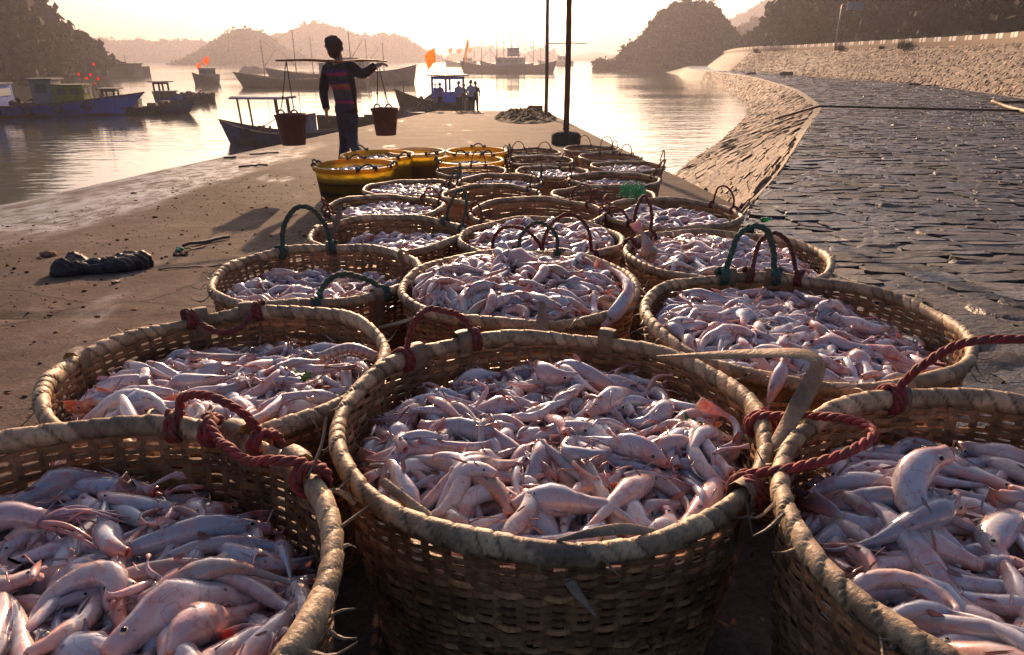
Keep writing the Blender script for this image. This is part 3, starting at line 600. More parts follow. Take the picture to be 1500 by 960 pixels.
def rim_mb(R, seed, near=True, h=HB, ragged=True):
    r = np.random.default_rng(seed + 50); n = 1150 if near else 220; m = 14 if near else 9; wr = 58 if near else 34
    th = np.linspace(0, 2 * math.pi, n, endpoint=False)[:, None]; ph = np.linspace(0, 2 * math.pi, m, endpoint=False)[None]
    base = R - .014
    u = th * wr / (2 * math.pi) + ph * .30 + .35 * np.interp(th[:, 0], np.linspace(0, 2 * math.pi, 30), np.r_[(q := r.normal(size=29)), q[0]])[:, None]
    fr = u - np.floor(u); idw = np.floor(u); hv = hash2(idw, idw * 0 + seed, 3)
    lump = .0022 * (np.sin(th * 3 + seed) + np.sin(th * 7 + 2 * seed)) 
    rr = .0112 * (1 + .10 * fr - .30 * np.clip(1 - fr * 6, 0, 1) * (.3 + .7 * hash2(idw, idw * 0, 9)) - .12 * np.clip((fr - .93) * 14, 0, 1) + .09 * (hv - .5) + .05 * (fbm(th * 40 + 0 * ph, ph * 1.2, 3, seed) - .5)) + lump * .35
    zc = h - .004 + lump + .004 * np.sin(th * 2 + seed * 1.7)
    V = np.stack([(base + rr * .95 * np.cos(ph)) * np.cos(th), (base + rr * .95 * np.cos(ph)) * np.sin(th), zc + rr * 1.25 * np.sin(ph)], -1)
    crack = np.clip(1 - fr * 7, 0, 1) * (.4 + .6 * hash2(idw, idw * 0, 9)) + np.clip((fr - .93) * 14, 0, 1) * .7
    tint = (.5 + .95 * hv)[..., None]
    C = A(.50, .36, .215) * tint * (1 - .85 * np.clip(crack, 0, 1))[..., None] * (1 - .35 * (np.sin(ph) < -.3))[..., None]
    i = np.arange(n)[:, None]; j = np.arange(m)[None]; i2 = (i + 1) % n; j2 = (j + 1) % m
    f = np.stack([i * m + j, i2 * m + j, i2 * m + j2, i * m + j2], -1).reshape(-1, 4)
    mb = MB(); mb.add(V, [f], C.reshape(-1, 3))
    # loose ends of the wrapping strips
    for k in range(34 if near else 6):
        a = r.uniform(0, 6.28); L = r.uniform(.012, .05) * (1 if ragged else .6); el = r.uniform(-.9, .5); da = r.uniform(-1.3, 1.3); up = r.uniform(-.2, 1) > 0
        p0 = A((R - .014 + .010 * math.cos(el)) * math.cos(a), (R - .014 + .010 * math.cos(el)) * math.sin(a), h + .012 * math.sin(el))
        d = A(math.cos(a + da), math.sin(a + da), r.uniform(-.8, .35)); d /= np.linalg.norm(d); q = p0 + d * L; mid = (p0 + q) / 2 + A(0, 0, L * r.uniform(-.35, .35))
        s = np.cross(d, A(0, 0, 1)); s /= np.linalg.norm(s); w = r.uniform(.0012, .004); P_ = smoothpath([p0, mid, q], 6); ww = np.linspace(w, w * .3, 6)[:, None]
        G = np.stack([P_ - s * ww, P_ + A(0, 0, .001), P_ + s * ww, P_ - A(0, 0, .001), P_ - s * ww], 1); mb.grid(G, A(.20, .135, .08) * r.uniform(.4, 1.1), smooth=False)
    return mb
RED, GREEN, MAROON, GREY = A(.30, .035, .032), A(.02, .080, .062), A(.14, .02, .022), A(.09, .085, .09)
def rpt(R, ang, o=0, z=0, h=HB): return A((R - .014 + o) * math.cos(ang), (R - .014 + o) * math.sin(ang), h + z)
def handle_pts(R, deg, span, height, lean, tilt=0, wraps=2.0, tr=.0175):
    a0, a1 = math.radians(deg - span / 2), math.radians(deg + span / 2); out = A(math.cos(math.radians(deg)), math.sin(math.radians(deg)), 0); ta = A(-out[1], out[0], 0)
    def wrap(a, sgn):
        n = int(14 * wraps); pts = []
        for i in range(n + 1):
            q = i / n; ph = math.pi * 2 * wraps * q; pts.append(rpt(R, a + sgn * .055 * (1 - q) , tr * math.sin(ph), tr * math.cos(ph)))
        return pts
    w1 = wrap(a0, -1)[::1]; w2 = wrap(a1, 1)[::-1]
    e0, e1 = w1[-1], w2[0]; arch = []
    for q in np.linspace(.06, .94, 18):
        s = math.sin(math.pi * q) ** .62
        arch.append(e0 * (1 - q) + e1 * q + (A(0, 0, 1) * height + out * lean + ta * tilt * (q - .3)) * s + ta * (-(.5 - q)) * .25 * s * abs(height) )
    arch = [p_ + A(*(.010 * (hash2(np.array([i_ // 4 + deg, i_ // 4 + 50. + deg, i_ // 4 + 90 + deg]), span, 5) - .5))) for i_, p_ in enumerate(arch)]; k3 = [arch[0]] + [(arch[i_ - 1] + arch[i_] * 2 + arch[i_ + 1]) / 4 for i_ in range(1, len(arch) - 1)] + [arch[-1]]
    return w1 + k3 + w2
def binding(mb, R, deg, w=.03, r=None, h=HB, drop=.09):
    """flat bamboo strap folded over the rim"""
    a = math.radians(deg); da = w / 2 / R; prof = [(-.002, -drop), (-.006, -.03), (-.0145, -.010), (-.0145, .010), (-.007, .0185), (.007, .0185), (.0145, .010), (.0145, -.010), (.008, -.03), (.006, -drop * .8)]
    G = np.array([[rpt(R, a + s_ * da, o, z) for s_ in (-1, -.3, .4, 1)] for o, z in prof]); G[:, 1:3] *= A(1.006, 1.006, 1.002)
    mb.grid(G, A(.27, .19, .115) * np.repeat(np.array([.7, 1, .9, .75])[None, :, None], len(prof), 0)); return mb
BASK = {}
def basket(key, x, y, R, label, handles=(), near=True, cat='basket', group='bamboo baskets of fish crowded on the pier', seed=None, straps=(), z=None, src=None):
    zz = float(gz(y)) if z is None else z; seed = seed if seed is not None else len(BASK) + 1
    if src is not None:                              # copy of a basket already made, with its own ropes
        s0, R0 = BASK[src][0], BASK[src][3]; t = s0.copy(); COL.objects.link(t); t.location = (x, y, zz); t.rotation_euler = (0, 0, seed * 1.3); t.scale = (R / R0, R / R0, 1)
        for ch in s0.children:
            if ch.name.split('.')[0] in ('wall', 'rim'): c = ch.copy(); COL.objects.link(c); c.parent = t
        root = t; rot = -seed * 1.3
    else:
        root = empty('fish_basket', (x, y, zz)); weave(R, seed, near).build('wall', m_weave, root); rim_mb(R, seed, near).build('rim', m_rim, root); rot = 0
    tag(root, label, cat, group)
    Rl = R if src is None else BASK[src][3]
    for hd in handles:
        if not near: hd = (hd[0], hd[1], hd[2] * .72, hd[3], hd[4], .0052) + tuple(hd[6:])
        deg, span, hgt, lean, colr, rr = hd[:6]; mb = MB(); pts = np.array(handle_pts(Rl, deg + math.degrees(rot), span, hgt, lean, *(hd[6:])))
        rope(mb, pts, rr, colr, n=6 if near else 5, per=9 if near else 6); mb.build('rope_handle', m_rope, root)
    for s_ in straps:
        mb = MB(); binding(mb, Rl, s_ + math.degrees(rot)); mb.build('strap', m_rim, root)
    BASK[key] = (root, x, y, R, zz); return root

basket('A', .052, .874, .311, 'large front middle woven basket with a bent bamboo hoop on its right rim', [(128, 26, .052, .02, RED * .75, 0.0058), (-24, 30, .045, .13, RED * 1.15, 0.0062)], straps=(118, 137, 66, -42), seed=1)
basket('Z', -.466, .475, .312, 'woven basket cut by the bottom left corner, red rope over its rim', [(55, 34, -.0, -.035, RED, 0.0062), (70, 24, .045, -.005, RED * .9, 0.0058)], straps=(44, 66), seed=2)
basket('Y', .585, .575, .305, 'woven basket cut by the bottom right corner, red rope loop on its rim', [(68, 60, .085, .02, RED * .8, 0.0062)], straps=(98, 40), seed=3)
basket('B', -.494, 1.077, .284, 'second woven basket up on the left, maroon rope inside its back rim', [(112, 26, -.035, -.055, MAROON * 1.2, 0.0060)], straps=(176, 103, 122), seed=4)
basket('C', .604, 1.356, .331, 'woven basket at the right with green and red handles on its back rim', [(90, 22, .11, .0, GREEN * 1.3, .008), (79, 19, .085, .06, MAROON, 0.0060)], straps=(80, 99), seed=5)
basket('D', -.539, 1.825, .292, 'half filled woven basket at the left with two green rope handles', [(112, 30, .115, .0, GREEN, .008), (-58, 32, .03, -.06, GREEN, .008)], straps=(97, 127, -44, 40), seed=6)
basket('E', .017, 1.692, .315, 'heaped woven basket behind the front middle one, fish bulging over its right rim', [(78, 22, .075, .0, GREEN * .8, 0.0060)], straps=(66,), seed=7)
basket('F', .674, 2.099, .324, 'heaped woven basket with a tall dark red handle on its back left rim', [(140, 24, .13, .0, MAROON, 0.0060)], straps=(130,), seed=8)
basket('G', -.469, 2.538, .301, 'wide woven basket with little fish behind the one with two green handles', [(30, 30, .12, .04, GREEN, 0.0060)], near=True, seed=9, straps=(48, 170))
basket('H', .105, 2.434, .309, 'woven basket with two red arched handles on its front rim', [(-75, 34, .13, .0, RED * .6, 0.0060), (-108, 34, .10, .05, RED * .45, 0.0060)], near=True, seed=10)
FARG = [('I', -.632, 3.385, .304, 'woven basket in front of the yellow plastic ones with red handles at both ends', [(205, 26, .07, .02, MAROON, .007), (40, 30, .06, .0, MAROON, .007), (222, 18, .05, .03, RED * .6, .007)]),
    ('J', .118, 3.182, .329, 'nearly empty looking basket with a dark inner wall in the middle of the rows', [(205, 24, .08, .0, RED * .5, .007), (20, 26, .1, .0, MAROON, .007)]),
    ('K', .741, 3.158, .331, 'basket at the right end with a tangle of bright green netting on its fish', [(165, 26, .07, .0, RED * .7, .007), (25, 26, .12, .0, MAROON, .007), (210, 24, .06, .02, MAROON, .007)]),
    ('L', -.652, 4.404, .31, 'basket of orange tinged shrimp right beside the striped yellow plastic basket', [(20, 26, .12, .02, GREEN, .007), (-30, 22, .08, .0, MAROON, .007)]),
    ('O', -.12, 4.02, .30, 'tilted empty basket showing a blank inner wall in the middle rows', [(25, 24, .12, .0, GREEN, .007)]),
    ('O2', .53, 3.98, .31, 'basket with a looped red rope on its front rim, behind the green netting', [(-120, 24, .12, .0, RED * .6, .007)]),
    ('M', -.081, 4.987, .311, 'basket with a pale even fill and green handle in the fifth row', [(190, 22, .16, .0, GREEN, .007), (0, 22, .14, .0, GREEN, .007)]),
    ('N', .757, 5.12, .349, 'basket on the right pier edge with upright red handle ends', [(10, 20, .17, .05, RED * .6, .007), (180, 22, .13, .0, MAROON, .007)]),
    ('V', -.34, 5.75, .30, 'basket with a thin red hoop directly in front of the two far yellow baskets', [(80, 24, .17, .0, RED * .6, .007), (180, 24, .13, .0, GREEN, .007)]),
    ('Q', .33, 5.72, .31, 'basket with bright orange shrimp at its left in the sixth row', [(60, 24, .15, .0, GREEN, .007)]),
    ('P', 1.02, 6.15, .33, 'basket with long feelers sticking up, third from the concrete block on the right edge', [(0, 24, .17, .0, RED * .7, .007)]),
    ('T', .28, 6.75, .33, 'low basket between the far yellow baskets and the pole block', [(190, 24, .2, .0, GREEN, .007), (170, 20, .18, .0, MAROON, .007)]),
    ('S', 1.0, 7.1, .33, 'basket second from the concrete block on the right edge', [(90, 24, .22, .0, GREEN * .6, .007), (50, 24, .12, .0, RED * .6, .007)]),
    ('X', .22, 7.75, .33, 'basket with a bunch of red rope, left of the basket nearest the pole block', [(120, 28, .09, .0, RED * .6, .007), (60, 28, .09, .0, RED * .7, .007), (200, 28, .1, .0, MAROON, .007)]),
    ('R', .93, 8.2, .33, 'farthest basket on the right, nearest the concrete pole block', [(100, 28, .15, .0, RED * .7, .007), (20, 24, .1, .0, MAROON, .007)])]
for i, (k, x, y, R, lab, hd) in enumerate(FARG):
    basket(k, x, y, R, lab, hd, near=False, seed=20 + i, src=None if i < 2 else ('I' if i % 2 else 'J'))
BASK['O'][0].rotation_euler[0] = .0

# yellow plastic baskets
t = NT('yellow_plastic'); tc = t.n('ShaderNodeTexCoord'); v = t.vcol(); a1 = t.noise(12, 5, .7, tc.outputs['Object']); c = t.mix(t.ramp(a1, [(.45, 0.), (.7, .3)]), v, (.12, .07, .03))
t.col(c).set(Roughness=.4); tr = t.n('ShaderNodeBsdfTranslucent'); t.l(c, tr.inputs['Color']); ms = t.n('ShaderNodeMixShader'); ms.inputs[0].default_value = .6; t.l(t.b.outputs[0], ms.inputs[1]); t.l(tr.outputs[0], ms.inputs[2]); t.l(ms.outputs[0], t.out.inputs['Surface']); m_yel = t.m
def plastic_basket(x, y, R, label, striped, handles, rimcol, h=.42):
    root = tag(empty('plastic_basket', (x, y, float(gz(y)))), label, 'plastic basket', 'yellow plastic baskets on the pier'); Rb = R * .8
    n = 96; th = np.linspace(0, 2 * math.pi, n + 1); zz = np.r_[.0, np.repeat(np.linspace(.03, h - .03, 20), 2)[1:]]; G = []; C = []
    for k, z in enumerate(zz):
        rr = Rb + (R - .02 - Rb) * z / h + (.003 if k % 2 else -.002); G.append(np.stack([rr * np.cos(th), rr * np.sin(th), 0 * th + z], -1))
        q = z / h; c = A(1.0, .78, .14) if q > .72 else (A(.19, .13, .05) if (striped and int(q * 9) % 2 == 0) else (A(.55, .36, .05) if striped else (A(.95, .70, .12) if rimcol[2] < .1 else A(.5, .32, .14)))); C.append(np.tile(c, (n + 1, 1)))
    mb = MB(); mb.grid(np.array(G), np.array(C)); G2 = np.array(G)[::-1] * A(.985, .985, 1); mb.grid(G2, np.array(C)[::-1] * .9); mb.lathe([(.001, .012), (Rb * .98, .012)], 40, col=(.4, .25, .05)); mb.build('body', m_yel, root)
    mb = MB(); mb.lathe([(R - .035, h - .03), (R - .004, h - .034), (R, h - .012), (R - .006, h), (R - .022, h + .002), (R - .034, h - .006), (R - .035, h - .03)], 72, col=rimcol); mb.build('rim', m_yel, root)
    for deg, hgt, c in handles:
        mb = MB(); rope(mb, handle_pts(R, deg, 22, hgt, .02, h - HB and 0, 1.5), .008, c, per=6); [b.__setitem__(slice(None), b + A(0, 0, h - HB)) for b in mb.V]; mb.build('rope_handle', m_rope, root)
    BASK['y' + str(len(BASK))] = (root, x, y, R, float(gz(y)) + h - HB)
plastic_basket(-1.30, 5.75, .345, 'yellow plastic basket with dark muddy bands, nearest of the yellow ones at left', True, [(-62, .06, GREY), (-10, .05, GREY), (178, .05, GREY), (100, .05, GREY)], (.72, .42, .04))
plastic_basket(-1.30, 6.75, .36, 'clean yellow plastic basket behind the banded one with green rope', False, [(-35, .06, GREEN), (130, .07, GREEN)], (.75, .50, .06))
plastic_basket(-.98, 7.15, .30, 'translucent pale yellow plastic basket with brown contents, right of the two yellow ones', False, [(-50, .04, MAROON)], (.66, .52, .32))
plastic_basket(-.40, 6.62, .33, 'nearer far yellow basket with green rope loops on its back rim', False, [(110, .07, GREEN), (60, .07, GREEN), (200, .06, GREEN)], (.75, .48, .05), .38)
plastic_basket(-.39, 7.75, .345, 'farthest yellow plastic basket, behind the one with green loops', False, [(90, .05, GREY)], (.75, .48, .05), .38)

# bent bamboo hoop and broken strip on the front middle basket
def ribbon(mb, pts, w, th_, upv, col, n=24, taper=True):
    P_ = smoothpath(pts, n); T = np.gradient(P_, axis=0); T /= np.linalg.norm(T, axis=1, keepdims=True)
    N = smoothpath(upv, n); S = np.cross(T, N); S /= np.linalg.norm(S, axis=1, keepdims=True); N = np.cross(S, T)
    ww = np.full(n, w / 2) if np.ndim(w) == 0 else np.interp(np.linspace(0, 1, n), np.linspace(0, 1, len(w)), w) / 2
    G = np.stack([P_ + S * ww[:, None] * a + N * th_ * b for a, b in ((-1, 0), (-.8, 1), (0, 1.25), (.8, 1), (1, 0), (.8, -1), (0, -.8), (-.8, -1), (-1, 0))], 1)
    c = A(*col)[None, None] * (.8 + .35 * fbm(np.linspace(0, 12, n)[:, None] + 0 * G[..., 0], np.arange(9)[None] * 1.3 + 0 * G[..., 0], 2))[..., None]; mb.grid(G, c, flip=True)
root = BASK['A'][0]; L0 = np.array(root.location)
hp = [spot(1088, 762, .70), spot(1118, 690, .745), spot(1160, 612, .79), spot(1196, 545, .825), spot(1192, 524, .84), spot(1150, 517, .86), spot(1060, 520, .90), spot(962, 523, .935)]
up = [A(-.75, -.6, .25)] * 3 + [A(.3, -.85, .5), A(.5, -.6, .8), A(.1, -.3, 1), A(0, -.45, 1), A(0, -.5, 1)]
mb = MB(); ribbon(mb, [p - L0 for p in hp], [.020, .022, .024, .026, .027, .026, .018, .003], .0016, up, (.42, .27, .15), 40); mb.build('bamboo_hoop', m_rim, root)
def stick_strip(key, pts, w, col=(.34, .26, .17), up=(0, -.5, 1), name='broken_strip'):
    root = BASK[key][0]; L0 = np.array(root.location); mb = MB(); ribbon(mb, [p - L0 for p in pts], w, .0012, [A(*up)] * len(pts), col, 16); mb.build(name, m_rim, root)
stick_strip('A', [spot(560, 705, .72), spot(620, 752, .68), spot(680, 790, .64), spot(722, 812, .62)], [.012, .014, .01, .004])
stick_strip('A', [spot(825, 838, .585), spot(845, 868, .575), spot(872, 902, .565)], [.014, .012, .003])
stick_strip('A', [spot(815, 792, .58), spot(865, 781, .585), spot(915, 775, .592), spot(962, 780, .605)], [.004, .010, .013, .008], (.34, .24, .15), (0, -.6, .8))
stick_strip('A', [spot(478, 718, .75), spot(500, 722, .73), spot(524, 738, .70)], [.004, .009, .011])
stick_strip('E', [spot(793, 442, 1.33), spot(795, 468, 1.31), spot(790, 492, 1.29)], [.012, .026, .030], (.26, .2, .14), (0, -1, .2))
stick_strip('E', [spot(712, 375, 1.98), spot(705, 400, 1.96)], [.006, .014], up=(0, -1, .2))
stick_strip('D', [spot(555, 480, 1.55), spot(595, 470, 1.52), spot(628, 455, 1.5)], [.01, .014, .006])
stick_strip('G', [spot(500, 300, 2.7), spot(492, 328, 2.68), spot(483, 352, 2.66)], [.012, .03, .03], (.2, .15, .1), (0, -1, .2))
stick_strip('Z', [spot(450, 700, .64), spot(470, 655, .67), spot(478, 612, .70)], [.016, .014, .006], (.24, .17, .1), (-1, -.5, .2))
stick_strip('A', [spot(540, 552, 1.03), spot(548, 600, .98), spot(556, 690, .93)], [.012, .012, .009], (.2, .19, .08), (1, -.5, .1))

# ------------------------------------------------------------------ fish
t = NT('wet_fish_skin'); tc = t.n('ShaderNodeTexCoord'); P = tc.outputs['Object']; v = t.vcol()
a1 = t.noise(22, 5, .65, P); a2 = t.noise(130, 4, .7, P); a3 = t.noise(55, 2, .5, P); a4 = t.noise(11, 3, .6, P)
c = t.mix(t.ramp(a1, [(.47, 0.), (.66, .75)]), v, (.72, .26, .19)); c = t.mix(t.ramp(a4, [(.35, .5), (.6, 0.)]), c, (.50, .52, .62))
c = t.mix(t.ramp(a2, [(.55, 0.), (.70, .5)]), c, (.24, .15, .11)); c = t.mix(t.ramp(t.noise(30, 6, .75, P), [(.60, 0.), (.72, .7)]), c, (.20, .14, .12)); c = t.mix(t.ramp(t.noise(17, 4, .6, P), [(.62, 0.), (.70, .85)]), c, (.52, .08, .05)); c = t.mix(t.ramp(a3, [(.68, 0.), (.73, .85)]), c, (.09, .045, .03))
vein = t.n('ShaderNodeTexNoise'); vein.inputs['Scale'].default_value = 16; vein.inputs['Detail'].default_value = 3; vein.inputs['Distortion'].default_value = 1.5; t.l(P, vein.inputs['Vector'])
c = t.mix(t.ramp(vein.outputs['Fac'], [(.475, 0.), (.5, .45), (.525, 0.)]), c, (.50, .13, .10)); t.col(c)
t.set(Roughness=t.ramp(a1, [(.3, .07), (.7, .24)]), Normal=t.bump(a2, .15, .0015, t.bump(a1, .35, .006)))
t.b.inputs['Subsurface Weight'].default_value = .15; t.b.inputs['Subsurface Radius'].default_value = (.012, .005, .004); t.b.inputs['Subsurface Scale'].default_value = .6
t.b.inputs['Coat Weight'].default_value = 1.0; t.b.inputs['Coat Roughness'].default_value = .06; m_fish = t.m
t = NT('fish_eye'); t.col(t.vcol()).set(Roughness=.1); m_eye = t.m
TS_ = A(.07, .035, 0, .02, .06, .12, .19, .27, .36, .45, .54, .63, .71, .78, .84, .885, .925, .965, 1.0)
W_ = A(.10, .20, .27, .40, .52, .68, .84, .97, 1.0, .90, .74, .56, .41, .29, .21, .15, .09, .05, .03)
H_ = A(.08, .16, .26, .42, .56, .72, .90, 1.05, 1.06, .95, .78, .60, .46, .35, .28, .32, .46, .66, .82)
def fish_into(mb, spine, r, rng, sides=12, roll=None, hi=True):
    """one limp long bodied fish along a bent spine: mouth, gill, belly, fins, forked tail"""
    S = np.asarray(spine); q = np.linspace(0, 1, len(S)); Pq = np.stack([np.interp(TS_, q, S[:, k]) for k in range(3)], -1)
    order = np.r_[np.arange(2, len(TS_))]; Pd = Pq[order]; T = np.gradient(Pd, axis=0); T /= np.linalg.norm(T, axis=1, keepdims=True) + 1e-9
    up = A(0, 0, 1.); roll = rng.uniform(-math.pi, math.pi) if roll is None else roll
    Sd = np.cross(T, up); Sd /= np.linalg.norm(Sd, axis=1, keepdims=True) + 1e-6; N = np.cross(Sd, T)
    Sd = np.vstack([Sd[:1], Sd[:1], Sd]); N = np.vstack([N[:1], N[:1], N]); T = np.vstack([T[:1], T[:1], T])
    c, s = math.cos(roll), math.sin(roll); side = Sd * c + N * s; dor = -Sd * s + N * c
    bul = 1 + .34 * max(rng.normal() * .7 + .1, -.35) * np.exp(-((TS_ - rng.uniform(.24, .36)) / .13) ** 2); thin = rng.uniform(.7, 1.0)
    jaw = 1 + (1.5 if rng.uniform() < .3 else .25) * rng.uniform(.2, 1) * np.exp(-(TS_ / .04) ** 2)
    w = W_ * r * bul * jaw * thin; h = H_ * r * bul * jaw; a = np.linspace(0, 2 * math.pi, sides, endpoint=False)
    lump = 1 + .07 * rng.normal(size=(len(TS_), 1)) + .04 * np.sin(a[None] * 2 + rng.uniform(0, 6))
    V = Pq[:, None] + side[:, None] * (w[:, None] * np.cos(a) * lump)[..., None] + dor[:, None] * (h[:, None] * np.sin(a) * lump)[..., None]
    V[-1] += T[-1] * (np.abs(np.sin(a)) * r * 1.5)[:, None]; V[-2] += T[-1] * (np.abs(np.sin(a)) * r * .4)[:, None]
    base = A(.88, .76, .67) * rng.uniform(.72, 1.1) + A(.05, -.05, -.06) * rng.uniform(-1, 1.5); back = A(.48, .48, .54) * rng.uniform(.7, 1.1); head = A(.66, .22, .11) * rng.uniform(.7, 1.25)
    r = r
    if rng.uniform() < .22: base = A(.78, .44, .36) * rng.uniform(.85, 1.1)
    if rng.uniform() < .18: base = A(.46, .48, .54); back = A(.22, .23, .27)
    if rng.uniform() < .10: base = A(.42, .30, .20); back = A(.25, .18, .12)
    k = np.clip(np.sin(a) * 1.3 - .15, 0, 1)[None, :, None] * np.clip((TS_ - .03) * 12, 0, 1)[:, None, None]
    C = base * (1 - k) + back * k; hd = (np.exp(-(TS_ / .10) ** 2) * rng.uniform(.35, 1))[:, None, None]; C = C * (1 - hd) + head * hd
    tl = np.clip((TS_ - .84) / .12, 0, 1)[:, None, None]; C = C * (1 - tl) + A(.17, .14, .15) * tl; C[5] = C[5] * .55 + A(.30, .05, .04) * .45 if rng.uniform() < .6 else C[5]; C[:2] = A(.42, .05, .04); C[2] = C[2] * .5 + A(.45, .1, .08) * .5
    mb.add(V.reshape(-1, 3), [gridf(len(TS_), sides, True)[:, ::-1], np.arange(sides)[None], (np.arange(sides)[::-1] + (len(TS_) - 1) * sides)[None]], C.reshape(-1, 3))
    def fin(t0, ang, L, sweep, wd, colr):
        i = int(np.searchsorted(TS_[2:], t0)) + 2; d = side[i] * math.cos(ang) + dor[i] * math.sin(ang); b = Pq[i] + d * (w[i] * abs(math.cos(ang)) + h[i] * abs(math.sin(ang))) * .9
        tipv = d * L * rng.uniform(.35, .9) + T[i] * L * sweep + A(0, 0, rng.uniform(-.1, .3)) * L; b2 = b + T[i] * wd; m1 = b + tipv * .6 - T[i] * wd * .1; m2 = b2 + tipv * .55; tip = b + tipv + T[i] * wd * .3
        o = np.cross(d, T[i]) * .0007; q4 = [b, b2, m2, tip, m1]; Vv = np.array([p + o for p in q4] + [p - o * .9 for p in q4])
        mb.add(Vv, [np.array([[0, 1, 2, 4], [5, 9, 7, 6]]), np.array([[4, 2, 3], [9, 8, 7]])], colr)
    if hi:
        fc = A(.16, .11, .11) * rng.uniform(.3, 1.6)
        fin(.24, -.25, r * 1.3, 1.3, r * .3, fc); fin(.24, math.pi + .25, r * 1.3, 1.3, r * .3, fc); fin(.42, math.pi / 2, r * .9, .9, r * .8, fc)
        for sg in (1, -1):
            i = 5; d = side[i] * sg * .8 + dor[i] * .55; p = Pq[i] + side[i] * sg * w[i] * .78 + dor[i] * h[i] * .5
            mb.ball(p - d * r * .02, r * .22, 9, 7, (.55, .52, .42), 1); mb.ball(p + d * r * .11, r * .15, 8, 6, (.01, .01, .012), 1)
        if rng.uniform() < .35:    # slack bloody jaw
            p = Pq[2] - dor[2] * h[2] * .6; mb.tube(smoothpath([p, p - T[2] * r * .5 - dor[2] * r * .2, p - T[2] * r * .7 + dor[2] * r * .2], 5), [r * .25, r * .18, r * .12, r * .1, r * .04], 6, col=(.45, .12, .09))
    return mb
def spine_arc(rng, L, bend, n=12):
    k = bend / L; k2 = rng.normal() * 2.2 / L; s = np.linspace(-.5, .5, n) * L; ang = rng.uniform(0, 2 * math.pi); a = ang + k * s + k2 * s * np.abs(s) / L * 2
    d = np.stack([np.cos(a), np.sin(a)], -1) * (L / (n - 1)); P = np.cumsum(d, 0); return P - P.mean(0)
def make_heap(R, level, seed, Lm=.165, rm=.019, cell=.006, depth=.05, cap=700, tight=1.0):
    """drop limp fish one after another on the growing heap; level(x, y) = wanted surface; returns spines"""
    rng = np.random.default_rng(seed); n = int(2 * R / cell) + 2; ax = (np.arange(n) - n / 2) * cell; GX, GY = np.meshgrid(ax, ax, indexing='ij'); ins = np.hypot(GX, GY) < R
    T = level(GX, GY); H = T - depth; out = []; k = 0
    bl = lambda Z: np.where(ins, Z, 0)
    while k < cap:
        k += 1; best = None
        for _ in range(9):
            a, q = rng.uniform(0, 6.283), R * .97 * math.sqrt(rng.uniform()); cx, cy = q * math.cos(a), q * math.sin(a); i, j = int(cx / cell + n / 2), int(cy / cell + n / 2); w = 3
            d = (T - H)[max(i - w, 0):i + w + 1, max(j - w, 0):j + w + 1].mean()
            if best is None or d > best[0]: best = (d, cx, cy)
        if best[0] < .004: break
        L = Lm * rng.lognormal(0, .2); r = rm * rng.lognormal(0, .17) * (L / Lm) ** .5; bend = rng.choice([0, 1], p=[.45, .55]) * rng.normal() * 2.0 + rng.normal() * .5
        P = spine_arc(rng, L, bend) + A(best[1], best[2])
        for _ in range(25):
            rr = np.hypot(P[:, 0], P[:, 1]); m = rr.argmax(); ex = rr[m] - (R - r * .8)
            if ex <= 0: break
            P = P - P[m] / rr[m] * (ex + .001)
        rr = np.hypot(P[:, 0], P[:, 1]); P = P * np.minimum(1, (R - r * .7) / np.maximum(rr, 1e-6))[:, None]
        T2 = np.gradient(P, axis=0); T2 /= np.linalg.norm(T2, axis=1, keepdims=True) + 1e-9; S2 = np.stack([-T2[:, 1], T2[:, 0]], -1); z = np.full(len(P), -9.)
        prof = np.interp(np.linspace(0, 1, len(P)), TS_[2:], W_[2:]) * r
        for o in (-.6, -.3, 0, .3, .6):
            Q = P + S2 * (o * prof)[:, None]; i = np.clip((Q[:, 0] / cell + n / 2).astype(int), 0, n - 1); j = np.clip((Q[:, 1] / cell + n / 2).astype(int), 0, n - 1); z = np.maximum(z, H[i, j] - abs(o) * prof * .5)
        z = z + prof * .62
        for _ in range(4): z[1:-1] = .25 * z[:-2] + .5 * z[1:-1] + .25 * z[2:]; z[0] = .5 * z[0] + .5 * z[1]; z[-1] = .5 * z[-1] + .5 * z[-2]
        S3 = np.c_[P, z]; out.append((S3, r))
        for p, zz, pr in zip(P, z, np.maximum(prof, .004)):
            i0, i1 = int((p[0] - pr) / cell + n / 2), int((p[0] + pr) / cell + n / 2) + 2; j0, j1 = int((p[1] - pr) / cell + n / 2), int((p[1] + pr) / cell + n / 2) + 2
            i0, j0 = max(i0, 0), max(j0, 0); d2 = (GX[i0:i1, j0:j1] - p[0]) ** 2 + (GY[i0:i1, j0:j1] - p[1]) ** 2; H[i0:i1, j0:j1] = np.maximum(H[i0:i1, j0:j1], np.where(d2 < pr * pr, zz + np.sqrt(np.maximum(pr * pr - d2, 0)) * .85, -9))
    return out
STUFF = MB()
def lev(c, sx=0, sy=0, dome=0, R=.28): return lambda x, y: c + sx * x / R + sy * y / R + dome * (1 - (x * x + y * y) / R / R)
HEAPS = {}; LEV = {}
FM = 1
